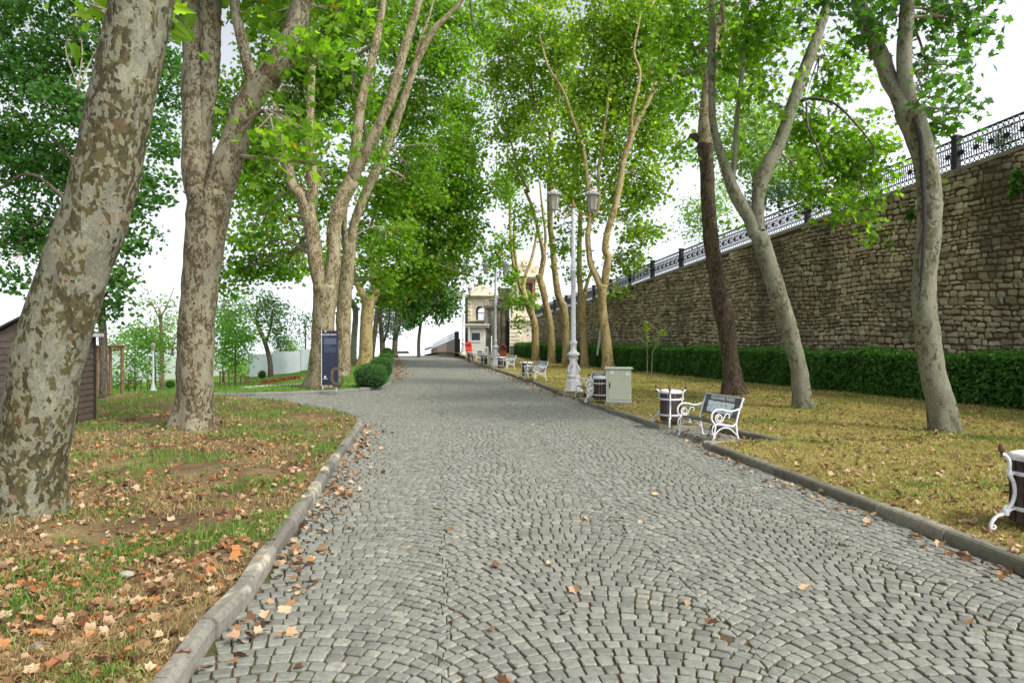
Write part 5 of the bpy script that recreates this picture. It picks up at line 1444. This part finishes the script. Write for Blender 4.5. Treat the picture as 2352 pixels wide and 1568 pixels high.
# ------------------------------------------------------------------ saplings, wall plants and pipe on the right
def sprig(name, label, px, py, t, stems, clumps, leaf='leaf_sun', ls=.13):
    b = P(px, py, t); o = thing(name, label, 'plant', tuple(b), 0)
    if stems:
        m = MB()
        for s_ in stems: m.tube([tuple(P(a, c, t) - b) for a, c in s_], .014, 5)
        m.build('stem', M['twig'], o)
    pts = []
    for (a, c, rx, ry, n_) in clumps:
        r = in_ball(n_) * (rx / F * t); r[:, 2] *= ry / rx; pts.append(P(a, c, t) - b + r)
    A = leaves_arrays(np.concatenate(pts), ls, .3, LOD0, .25)
    link('foliage', np_mesh('foliage', *A[:3], A[3]), M[leaf], o)
sprig('young_sapling', 'thin pale sapling in front of the hedge, taller of two', 1487, 868, 27.5, [[(1487, 872), (1486, 800), (1485, 745)]], [(1485, 752, 9, 18, 48), (1486, 778, 7, 9, 12)], ls=.09)
sprig('young_sapling', 'thin pale sapling in front of the hedge, shorter one on the right', 1496, 869, 27.2, [[(1496, 872), (1498, 810), (1520, 765)]], [(1520, 764, 12, 8, 32), (1508, 777, 7, 5, 10)], ls=.09)
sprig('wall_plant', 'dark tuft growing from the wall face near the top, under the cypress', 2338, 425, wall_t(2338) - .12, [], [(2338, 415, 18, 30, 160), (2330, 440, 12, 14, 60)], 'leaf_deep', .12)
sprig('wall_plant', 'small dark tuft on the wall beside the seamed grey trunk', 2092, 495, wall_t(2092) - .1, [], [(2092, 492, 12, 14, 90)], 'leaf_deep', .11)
p0 = P(1372, 800, 42); pp_ = thing('leaning_pipe', 'pale blue pipe leaning behind the yellow fork trunk', 'pipe', tuple(p0), 0)
m = MB(); m.tube([(0, 0, -.4), tuple(P(1384, 730, 41) - p0)], .07, 8); m.build('tube', M['pipe'], pp_)

# ------------------------------------------------------------------ gatehouse, kiosk and the far end of the road
def lx(px, py, t, b): return ((px - 1176) / F * t - (b[0] - 1176) / F * b[2], t - b[2], (778 - py) / F * t - (778 - b[1]) / F * b[2])
def pxbox(m, px0, px1, py0, py1, t, dep, b, bev=0.0):
    a = lx(px0, py1, t, b); c = lx(px1, py0, t, b)
    m.box(((a[0] + c[0]) / 2, a[1] + dep / 2, (a[2] + c[2]) / 2), (c[0] - a[0], dep, c[2] - a[2]), 0, bev)
def pxpoly(m, pts, t, dep, b):
    q = [lx(a, c, t, b) for a, c in pts]
    m.prism([(x[0], x[2]) for x in q], (0, q[0][1], 0), (1, 0, 0), (0, 0, 1), (0, dep, 0))
b = (1120, 816, 76); gh = thing('gatehouse', 'cream and grey ornate stone gatehouse at the end of the wall', 'gatehouse', tuple(P(*b)), -YAW)
m = MB()
pxbox(m, 1075, 1093, 683, 818, 76, 5, b); pxbox(m, 1111, 1146, 683, 818, 76, 5, b); pxbox(m, 1093, 1111, 736, 818, 76, 5, b)
arc = [(1102 + 9 * math.cos(a), 712 - 9 * math.sin(a)) for a in np.linspace(0, math.pi, 12)]
pxpoly(m, [(1111, 683), (1111, 712)] + arc[1:-1] + [(1093, 712), (1093, 683)], 76, 5, b)
wing_l = m.build('wall', M['cream'], gh)
m = MB()
for y in range(690, 815, 9): pxbox(m, 1074, 1082, y, y + 7.4, 75.85, .4, b, .03)
m.build('quoins', M['cream'], wing_l); m = MB()
for y in range(742, 812, 9): pxbox(m, 1086, 1092, y, y + 7.4, 75.9, .4, b, .03)
m.build('quoins', M['cream'], wing_l)
m = MB(); pxbox(m, 1072, 1144, 677, 680, 75.4, 6, b, .05); pxbox(m, 1073.5, 1144, 680, 683.5, 75.65, 5.5, b, .03); m.build('cornice', M['cream'], wing_l); m = MB(); pxbox(m, 1074, 1112, 735, 738, 75.7, .5, b, .02); m.build('sill', M['cream'], wing_l)
m = MB(); pxpoly(m, [(1078, 677), (1082, 668), (1088, 668), (1090, 658), (1096, 650), (1101, 647), (1106, 651), (1112, 652), (1117, 660), (1126, 666), (1134, 672), (1141, 677)], 76, 1.0, b)
for cx, cy, r in ((1090, 662, 4), (1113, 657, 3.6), (1080, 672, 3.5), (1128, 670, 3)):
    c = lx(cx, cy, 75.85, b); k = 76 / F
    m.tube([(c[0] + r * k * (1 - q / 20) * math.cos(q * .5), c[1], c[2] + r * k * (1 - q / 20) * math.sin(q * .5)) for q in range(18)], .06, 5)
m.build('pediment', M['cream'], gh)
m = MB(); c = lx(1101, 647, 76.4, b); m.lathe([(.2, 0), (.12, .15), (.26, .35), (.16, .6), (.05, .8)], c, 10); c = lx(1081, 668, 76.4, b); m.lathe([(.16, 0), (.1, .1), (.22, .3), (.1, .5), (.03, .65)], c, 10); m.build('urn', M['ashlar'], gh)
m = MB(); pxbox(m, 1093, 1111, 717, 719, 77, .08, b); 
for x in range(1094, 1111, 2): pxbox(m, x, x + .5, 719, 735, 77, .05, b)
m.build('balcony_rail', M['iron'], gh)
m = MB(); pxbox(m, 1068, 1075, 680, 818, 77.5, 4, b); m.build('side_wall', M['ashlar'], gh)
m = MB(); pxbox(m, 1114, 1170, 706, 818, 72, 3.5, b)
for x0, x1 in ((1113, 1121), (1128, 1135), (1143, 1150), (1154, 1161)): pxbox(m, x0, x1, 712, 818, 71.7, .5, b, .03)
for q in range(11): pxbox(m, 1121, 1170, 716 + q * 9, 723.6 + q * 9, 71.9, .3, b, .03)
wg = m.build('ashlar_wing', M['ashlar'], gh)
m = MB(); pxbox(m, 1111, 1171, 700, 704, 71.3, 4.2, b, .05); pxbox(m, 1112, 1171, 704, 708, 71.5, 4, b, .03); pxbox(m, 1113, 1123, 688, 700, 71.6, 1.2, b, .04); pxbox(m, 1123, 1144, 694, 700, 71.8, .6, b, .03)
for x in range(1124, 1143, 3): pxbox(m, x, x + 1.4, 688, 694, 71.9, .3, b)
pxbox(m, 1123, 1144, 685.5, 688, 71.7, .7, b, .02); pxbox(m, 1144, 1171, 664, 700, 71.9, 2, b, .04); pxbox(m, 1142, 1172, 684, 688, 71.6, 2.4, b, .03); pxbox(m, 1142, 1172, 661, 665, 71.6, 2.4, b, .03); m.build('parapet', M['ashlar'], wg)
m = MB(); pxpoly(m, [(1163, 818), (1163, 738), (1165, 730), (1167.5, 727), (1170, 730), (1171.5, 738), (1171.5, 818)], 71.4, .25, b); m.build('gateway', M['opening'], gh)
m = MB(); pxbox(m, 1172, 1238, 634, 818, 69, 5, b); tw = m.build('tower', M['cream'], gh)
m = MB()
for q in range(9): pxbox(m, 1170, 1196, 740 + q * 8.6, 747.4 + q * 8.6, 68.7, 1, b, .04)
m.build('banded_base', M['cream'], tw); m = MB()
for q in range(11): pxbox(m, 1176, 1184, 640 + q * 8.6, 647.2 + q * 8.6, 68.8, .5, b, .03)
m.build('quoins', M['cream'], tw); m = MB()
for q in range(11): pxbox(m, 1229, 1239, 640 + q * 8.6, 647.2 + q * 8.6, 68.8, .5, b, .03)
m.build('quoins', M['cream'], tw)
m = MB(); pxbox(m, 1170, 1242, 631, 637, 68.3, 6, b, .06); pxbox(m, 1172, 1240, 637, 641, 68.6, 5.6, b, .04); m.build('cornice', M['cream'], tw); m = MB(); pxbox(m, 1168, 1242, 732, 738, 68.5, 5.6, b, .05); m.build('string_course', M['cream'], tw)
m = MB(); pxbox(m, 1204, 1222, 652, 694, 68.85, .4, b); m.build('window', M['glassdark'], tw)
m = MB(); pxbox(m, 1201, 1204, 650, 696, 68.7, .4, b); pxbox(m, 1222, 1225, 650, 696, 68.7, .4, b); pxbox(m, 1200, 1226, 645, 650, 68.6, .5, b); pxbox(m, 1200, 1226, 696, 700, 68.6, .5, b); pxbox(m, 1212.3, 1213.7, 652, 694, 68.75, .2, b); pxbox(m, 1204, 1222, 671, 672.4, 68.75, .2, b); m.build('window_frame', M['redbrown'], tw)
m = MB(); pxpoly(m, [(1174, 631), (1178, 618), (1188, 612), (1192, 600), (1203, 590), (1212, 586), (1222, 592), (1230, 606), (1236, 612), (1240, 624), (1240, 631)], 69, 2, b)
for cx, cy, r in ((1183, 622, 7), (1231, 618, 8), (1208, 604, 9)):
    c = lx(cx, cy, 68.8, b); k = 69 / F
    m.tube([(c[0] + r * k * (1 - q / 22) * math.cos(q * .5), c[1], c[2] + r * k * (1 - q / 22) * math.sin(q * .5)) for q in range(20)], .1, 5)
m.build('pediment', M['cream'], tw)

b = (1095, 815, 70); ks = thing('guard_kiosk', 'small flat-roofed pale guard kiosk with one dark window', 'kiosk', tuple(P(*b)), -YAW)
m = MB(); pxbox(m, 1075, 1115, 752, 819, 70, 1.9, b, .02); kw = m.build('wall', M['kiosk'], ks)
m = MB(); pxbox(m, 1080.5, 1105, 760, 764, 69.92, .1, b); pxbox(m, 1080.5, 1105, 781.5, 785, 69.92, .1, b); pxbox(m, 1080.5, 1083, 764, 781.5, 69.92, .1, b); pxbox(m, 1102.5, 1105, 764, 781.5, 69.92, .1, b); wf = m.build('window', M['white'], kw)
m = MB(); pxbox(m, 1083, 1102.5, 764, 781.5, 69.96, .05, b); m.build('pane', M['glassdark'], wf)
m = MB(); pxbox(m, 1066, 1124, 744, 747, 69.3, 3.4, b, .02); pxbox(m, 1068, 1122, 747, 752, 69.5, 3, b, .02); m.build('roof', M['kiosk'], ks)
m = MB(); pxbox(m, 1076, 1079, 752, 818, 69.5, .14, b); m.build('roof_post', M['kiosk'], ks)
m = MB(); pxbox(m, 1068.5, 1074, 765, 800, 71, .1, b); m.build('side_glass', M['glassdark'], ks)
b = (1076.5, 819, 66.5); rp = thing('post_box', 'bright red post box in front of the kiosk', 'post box', tuple(P(*b)), -YAW)
m = MB(); pxbox(m, 1069.8, 1083.6, 788, 812, 66.5, .5, b, .05); pxpoly(m, [(1069.8, 789), (1071.5, 785.5), (1076.7, 783.8), (1082, 785.5), (1083.6, 789)], 66.5, .5, b); bd = m.build('body', M['red'], rp)
m = MB(); pxbox(m, 1072.5, 1081, 791, 793, 66.45, .05, b); m.build('slot', M['black'], bd)
m = MB(); pxbox(m, 1072, 1081.5, 812, 822, 66.6, .3, b); m.build('stand', M['redbrown'], rp)
b = (1155, 820, 62); rh = thing('wooden_hut', 'small red-brown slatted hut by the hedge end', 'hut', tuple(P(*b)), -YAW)
m = MB()
for q in range(7): pxbox(m, 1148, 1163, 797.5 + q * 3.4, 800.5 + q * 3.4, 62, .6, b, .02)
pxbox(m, 1148.6, 1162.4, 797, 822, 62.05, .5, b); m.build('wall', M['redbrown'], rh)
m = MB(); pxpoly(m, [(1145.5, 798), (1155, 790), (1165.5, 798), (1165.5, 799.5), (1155, 792), (1145.5, 799.5)], 61.8, .9, b); pxpoly(m, [(1147, 799), (1155, 792), (1164, 799)], 62, .6, b); m.build('roof', M['redbrown'], rh)
b = (1117.5, 815, 64); ws = thing('notice_board', 'small white notice board on the lawn right of the kiosk', 'notice board', tuple(P(*b)), -YAW)
m = MB(); pxbox(m, 1114, 1121.5, 796, 811, 64, .06, b); bo = m.build('board', M['white'], ws); m = MB(); pxbox(m, 1115.5, 1120, 798.5, 808.5, 63.96, .05, b); m.build('sheet', M['textgrey'], bo); m = MB(); pxbox(m, 1117.3, 1118.4, 811, 820, 64, .05, b); m.build('leg', M['steel'], ws)
b = (1129, 814, 64); wp = thing('white_pole', 'thin white pole between the kiosk and the middle lamp post', 'pole', tuple(P(*b)), 0)
m = MB(); m.lathe([(.055, -.4), (.055, 1.72), (.03, 1.76)], (0, 0, 0), 8); m.build('tube', M['white'], wp)
b = (1158, 812, 66); sb = thing('stone_bollard', 'squat mossy stone pier beside the red-brown hut', 'pier', tuple(P(*b)), -YAW)
m = MB(); pxbox(m, 1171, 1186, 797, 824, 66, .6, b, .05); pxbox(m, 1169.5, 1187.5, 793, 797.5, 65.9, .8, b, .05); m.build('block', M['ashlar'], sb)
# low wall with railing going over the brow
fw_ = [(1047, 778, 78), (1026, 786, 92), (1005, 795, 112), (990, 801.5, 135)]
b3 = P(1047, 818, 78); lw = thing('low_wall', 'low stone and pink wall with railing going over the brow of the hill', 'wall', tuple(b3), 0)
for i, ((a0, a1, at), (c0_, c1, ctt)) in enumerate(zip(fw_[:-1], fw_[1:])):
    p, q = P(a0, a1, at) - b3, P(c0_, c1, ctt) - b3; d = (q - p)
    m = MB(); L = float(np.hypot(d[0], d[1])); o = np.array([d[1], -d[0], 0]) / L * .5; o = o if o[0] > 0 else -o
    v = [p, q, q + o, p + o]; m._add([tuple(x) for x in v] + [(x[0], x[1], x[2] - 3.4) for x in v], [[0, 1, 2, 3], [0, 4, 5, 1], [1, 5, 6, 2], [2, 6, 7, 3], [3, 7, 4, 0]])
    m.build('wall_section', M['pinkwall' if i % 2 else 'coping'], lw)
    m = MB()
    for k in range(12):
        u = k / 12; c = p * (1 - u) + q * u; m.box((c[0] + o[0] * .5, c[1], c[2] + .45), (.05, .05, .9))
    for zz in (.9, .45, .12): m.tube([tuple(p + o * .5 + np.array([0, 0, zz])), tuple(q + o * .5 + np.array([0, 0, zz]))], .03, 4)
    m.build('railing', M['iron'], lw)
m = MB(); c = P(1049, 800, 77) - b3; m.box((c[0], c[1], 1.0), (.5, .5, 3.6), 0, .03); m.build('gate_pier', M['iron'], lw)
b = (986, 806, 128); cn = thing('canopy', 'dark canopy on thin posts far beyond the brow', 'canopy', tuple(P(*b)), -YAW)
m = MB(); pxpoly(m, [(975, 804), (975, 801), (990, 796), (990, 799)], 128, 3, b); m.build('roof', M['iron'], cn)
m = MB(); pxbox(m, 975.5, 976.5, 803, 822, 128, .1, b); m.build('post', M['iron'], cn)
# van just beyond the brow
vt = 150; vp = P(929, 818, vt); vz = float(crest(vp[1])); vn = thing('parked_van', 'white van whose roof just shows over the brow of the road', 'van', (vp[0], vp[1], vz), R_(20))
m = MB(); prof = [(-2.3, .35), (2.2, .35), (2.25, .8), (2.05, 1.0), (1.35, 1.15), (.75, 1.75), (.4, 1.88), (-2.1, 1.9), (-2.3, 1.7)]
m.prism(prof, (0, -.9, 0), (1, 0, 0), (0, 0, 1), (0, 1.8, 0)); vb = m.build('body', M['vanwhite'], vn)
m = MB()
for s_ in (-1, 1):
    m.prism([(-2.0, 1.15), (.9, 1.15), (.55, 1.7), (-2.0, 1.72)], (0, s_ * .905, 0), (1, 0, 0), (0, 0, 1), (0, s_ * .008, 0))
m.prism([(-.75, 0), (.75, 0), (.68, .55), (-.68, .55)], (-2.31, 0, 1.15), (0, 1, 0), (0, 0, 1), (-.006, 0, 0)); m.build('window', M['glassdark'], vb)
for x in (-1.5, 1.5):
    for y in (-.85, .85):
        m = MB(); m.M = Matrix.Translation((x, y, .34)) @ Matrix.Rotation(math.pi / 2, 4, 'X'); m.lathe([(.34, -.1), (.34, .1)], (0, 0, 0), 16); m.build('wheel', M['rubber'], vn)

# ------------------------------------------------------------------ leaf litter, grass and stones
LAWN_L = [tuple(p) for p in LK] + [(-30, 23.6), (-30, -8)]
LAWN_R = [tuple(p) for p in RK if p[1] < 75] + [(wx(75) if 75 < WL[-1][1] else float(WL[-1][0]), 75)] + [tuple(p) for p in WL[::-1]] + [(20, -8)]
def scatter(n_, tmin, tmax, umin, umax, poly, power=1.0):
    """ground points, thinning out with distance"""
    t = tmin * (tmax / tmin) ** rng.uniform(0, 1, n_) if power == 1.0 else tmin + (tmax - tmin) * rng.uniform(0, 1, n_) ** power
    u = rng.uniform(umin, umax, n_)
    xy = t[:, None] * (FW[None, :2] + RT[None, :2] * u[:, None])
    ok = in_poly(xy[:, 0], xy[:, 1], poly)
    return xy[ok], t[ok]
def vnoise(xy, s, o=0.0):
    return np.array([mnoise.noise((x * s + o, y * s, o)) for x, y in xy])
def left_z(xy): return .1 - .012 + lumps(xy[:, 0], xy[:, 1], .03) + .06 * sm((-xy[:, 0] - 3) / 4)
def right_z(xy): return z_right(xy[:, 0], xy[:, 1]) - .012 + lumps(xy[:, 0], xy[:, 1])
def litter(name, label, xy, z, size, mat, lod, rnd=None, curl=.5):
    pos = np.column_stack([xy, z + rng.uniform(.006, .03, len(xy))])
    A = leaves_arrays(pos, size, .93, lod, curl * 1.5, rnd, .05)
    return tag(link(name, np_mesh(name, *A[:3], A[3]), M[mat]), label, 'leaves', kind='stuff')
xy, t = scatter(36000, 2.2, 24, -1.5, .1, LAWN_L)
k = vnoise(xy, .55, 3) + .6 * vnoise(xy, 1.7, 8) + .45 * np.exp(-t / 4) > rng.uniform(-.6, .6, len(xy))
xy, t = xy[k], t[k]
sel = rng.uniform(0, 1, len(xy)) < .18
litter('fallen_leaves', 'dry brown and tan plane leaves scattered over the leafy lawn', xy[~sel], left_z(xy[~sel]), rng.uniform(.03, .08, len(xy[~sel])), 'leaf_fallen', LODF)
litter('fallen_leaves', 'rusty orange plane leaves scattered over the leafy lawn', xy[sel], left_z(xy[sel]), rng.uniform(.035, .085, len(xy[sel])) , 'leaf_fallen_red', LODF)
# leaves collected against the kerbs on the paving
pts = []; 
lp_ = resample(LEFT[2:] , .05)
for p in lp_[rng.integers(0, len(lp_), 230)]:
    if p[1] > 2: pts.append((p[0] + abs(random.gauss(.0, .2)) + .06, p[1] + random.gauss(0, .06)))
fp_ = resample(FARSIDE[7:11], .1)
for p in fp_[rng.integers(0, len(fp_), 700)]: pts.append((p[0] + abs(random.gauss(0, .35)) + .06, p[1]))
rp_ = resample(RIGHT[1:5], .05)
for p in rp_[rng.integers(0, len(rp_), 110)]: pts.append((p[0] - abs(random.gauss(0, .16)) - .06, p[1]))
for (a, c, d, e, n_) in ((pA, pB, pC, pD, 60), (qA, qB, qC, qD, 50)):
    for k in range(n_):
        u, v = random.random(), random.random(); q = (np.array(a) * (1 - u) + np.array(c) * u) * (1 - v) + (np.array(e) * (1 - u) + np.array(d) * u) * v; pts.append(tuple(q))
rp2 = resample(RIGHT[13:18], .1)
for p in rp2[rng.integers(0, len(rp2), 350)]: pts.append((p[0] - abs(random.gauss(0, .3)) - .05, p[1]))
xy2, _ = scatter(45, 3.2, 40, -.4, .7, ROAD); pts += [tuple(p) for p in xy2]
pts = np.array(pts)
litter('road_leaves', 'fallen leaves lying on the cobbles and along the kerbs', pts, crest(pts[:, 1]) + .004, .075, 'leaf_fallen', LODF)
xy, t = scatter(17000, 4.5, 45, .05, .95, LAWN_R)
k = rng.uniform(0, 1, len(xy)) < .62
litter('fallen_leaves', 'pale curled leaves scattered over the dry lawn', xy[k], right_z(xy[k]), rng.uniform(.02, .08, k.sum()), 'leaf_fallen', LODF)
# grass
def blades(name, label, xy, z, h, w, mat, lean=.5, rnd=None, kind='grass'):
    n_ = len(xy); a = rng.uniform(0, 2 * np.pi, n_); b = rng.uniform(0, 2 * np.pi, n_)
    hh = h * rng.uniform(.45, 1.3, n_); ww = np.broadcast_to(w, (n_,)) / 2
    base = np.column_stack([xy, z]); s = np.column_stack([np.cos(a), np.sin(a), np.zeros(n_)]) * ww[:, None]
    ln = np.column_stack([np.cos(b), np.sin(b), np.zeros(n_)]) * (hh * lean * rng.uniform(.1, 1.6, n_))[:, None]
    mid = base + ln * .35 + np.column_stack([np.zeros((n_, 2)), hh * .62]); tip = base + ln + np.column_stack([np.zeros((n_, 2)), hh * rng.uniform(.6, 1, n_)])
    V = np.stack([base - s, base + s, mid + s * .7, tip, mid - s * .7], 1).reshape(-1, 3)
    loops = ((np.arange(n_) * 5)[:, None] + np.array([0, 1, 2, 4, 4, 2, 3])[None, :]).ravel()
    starts = ((np.arange(n_) * 7)[:, None] + np.array([0, 4])[None, :]).ravel()
    r = np.repeat(np.clip(rng.normal(.5, .25, n_), 0, 1), 2)
    return tag(link(name, np_mesh(name, V, loops, starts, r), M[mat]), label, kind, kind='stuff')
xy, t = scatter(240000, 2.2, 24, -1.5, .1, LAWN_L)
nz = vnoise(xy, .9, 21) + .5 * vnoise(xy, 3.1, 4) + .35 * sm((t - 9) / 9)
k = nz > rng.uniform(-.02, .45, len(xy))
blades('grass', 'tufts of green grass among the fallen leaves', xy[k], left_z(xy[k]), .065 + .002 * t[k], .0035 + .0007 * t[k], 'blade', .6)
nz2 = vnoise(xy, .7, 50) + .4 * vnoise(xy, 2.6, 12)
k2 = (nz2 > rng.uniform(-.25, .5, len(xy))) & ~k
blades('straw', 'dry straw-coloured grass among the fallen leaves', xy[k2], left_z(xy[k2]), .055 + .0015 * t[k2], .003 + .0007 * t[k2], 'straw', 1.3)
xy, t = scatter(330000, 4.0, 48, .02, 1.35, LAWN_R)
nz = vnoise(xy, .5, 31) + .5 * vnoise(xy, 1.9, 14)
k = nz > rng.uniform(-.05, .6, len(xy))
blades('grass', 'olive green grass patches on the dry lawn', xy[k], right_z(xy[k]), .035 + .001 * t[k], .004 + .0008 * t[k], 'blade', 1.0)
k2 = ~k & (rng.uniform(0, 1, len(xy)) < .8)
blades('straw', 'short yellow dry grass covering the dry lawn', xy[k2], right_z(xy[k2]), .032 + .001 * t[k2], .004 + .0008 * t[k2], 'straw2', 1.3)
xy, t = scatter(90000, 20.5, 46, -.95, -.06, [tuple(p) for p in FKr] + [tuple(p) for p in FBr[::-1]])
blades('grass', 'bright green lawn grass on the bank beyond the side road', xy, z_left(xy[:, 0], xy[:, 1]) - .016, .075, .02, 'blade', .6)
# moss and weeds in the joints
for (px, py) in ((1880, 1142), (2340, 1240), (1478, 968)):
    pass
# stones and twigs on the leafy lawn
for px, py, s_, lb in ((290, 1322, .06, 'pale rounded stone among leaves in the middle of the leafy lawn'), (86, 1493, .075, 'longer grey stone lying in leaves near the picture corner')):
    p = GL(px, py); bm_v = rng.normal(0, 1, (400, 3))
    import bmesh
    bm = bmesh.new(); bmesh.ops.create_icosphere(bm, subdivisions=3, radius=1)
    for v in bm.verts:
        d = 1 + .22 * mnoise.noise(v.co * 1.3 + Vector((px, 0, 0))) + .08 * mnoise.noise(v.co * 4)
        v.co = Vector((v.co.x * s_ * d, v.co.y * s_ * .6 * d, v.co.z * s_ * .42 * d + s_ * .2))
    me = bpy.data.meshes.new('stone'); bm.to_mesh(me); bm.free(); me.polygons.foreach_set('use_smooth', [True] * len(me.polygons))
    o = link('stone', me, M['stone'], None, tuple(p)); o.rotation_euler = (0, 0, random.uniform(-.3, .5)); tag(o, lb, 'stone')
m = MB(); p = GL(262, 1095); q = GL(300, 1075)
m.tube(catmull([(0, 0, .02, 1), *[(*((q - p) * u + np.array([random.gauss(0, .02), random.gauss(0, .02), .05]))[:3], 1) for u in (.35, .7)], (*(q - p)[:2], .03, 1)], .04)[:, :3].tolist(), .007, 5)
o = m.build('twig', M['bark_drab'], None, tuple(p)); tag(o, 'thin dark fallen twig on the leafy lawn right of the leaning trunk', 'twig')


# ------------------------------------------------------------------ light, sky, camera
SKY_LOW, SKY_HIGH = 3.1, 1.0
AZ, EL = R_(128), R_(52)        # sun behind the camera, to the right
wd = bpy.data.worlds.new('World'); SC.world = wd; wd.use_nodes = True
nt = wd.node_tree
for n_ in list(nt.nodes): nt.nodes.remove(n_)
n = N(nt)
tcv = n('TexCoord').outputs['Generated']
low = n('VectorMath', {0: tcv, 1: (0, 0, .16)}, operation='ADD').outputs[0]   # the slope tips the true horizon below the paving
low = n('VectorMath', {0: low}, operation='NORMALIZE').outputs[0]
sky = n('TexSky', {'Vector': low}, sky_type='NISHITA', sun_disc=False, sun_elevation=EL, sun_rotation=AZ, air_density=1.0, dust_density=6.0, ozone_density=1.0, altitude=50)
tcw = n('TexCoord').outputs['Generated']
cl = n.ramp(n.noise(tcw, 2.0, 6, .6, .4), [(.3, (.75, .75, .75)), (.7, (.97, .97, .97))])
lum = n('RGBToBW', {0: sky.outputs[0]}).outputs[0]
el_ = n('SeparateXYZ', {0: tcv}).outputs[2]
veil = n('MapRange', {'Value': el_, 'From Min': .25, 'From Max': .75, 'To Min': SKY_LOW, 'To Max': SKY_HIGH}).outputs[0]     # bright thin overcast, thickest towards the horizon
lum = n.math('MULTIPLY', lum, veil)
whit = n('CombineColor', {0: n.math('MULTIPLY', lum, .97), 1: n.math('MULTIPLY', lum, 1.02), 2: n.math('MULTIPLY', lum, 1.1)}).outputs[0]
skc = n.mix(cl, sky.outputs[0], whit)
bg = n('Background', {'Color': skc, 'Strength': .15})
ow = n('OutputWorld'); nt.links.new(bg.outputs[0], ow.inputs[0])
sd = bpy.data.lights.new('sun', 'SUN'); sd.energy = 2.2; sd.angle = R_(6); sd.color = (1, .93, .82)
so = bpy.data.objects.new('sun', sd); COL.objects.link(so)
dirv = Vector((math.sin(AZ) * math.cos(EL), math.cos(AZ) * math.cos(EL), math.sin(EL)))
so.rotation_euler = dirv.to_track_quat('Z', 'Y').to_euler(); so.location = (0, -10, 30)

cd = bpy.data.cameras.new('camera'); cd.sensor_width = 36; cd.lens = 36 * F / 2352
cd.shift_y = -6 / 2352; cd.clip_end = 6000; cd.clip_start = .05
co = bpy.data.objects.new('camera', cd); COL.objects.link(co)
co.location = tuple(CAM); co.rotation_euler = (R_(90), 0, -YAW)
SC.camera = co
SC.view_settings.view_transform = 'Standard'; SC.view_settings.look = 'None'
SC.view_settings.exposure = 0.45; SC.view_settings.gamma = 1
SC.cycles.use_denoising = True
SC.cycles.max_bounces = 8; SC.cycles.transmission_bounces = 6; SC.cycles.transparent_max_bounces = 8
SC.cycles.diffuse_bounces = 4
SC.render.film_transparent = False
print('leaves', LEAF_TOTAL[0])
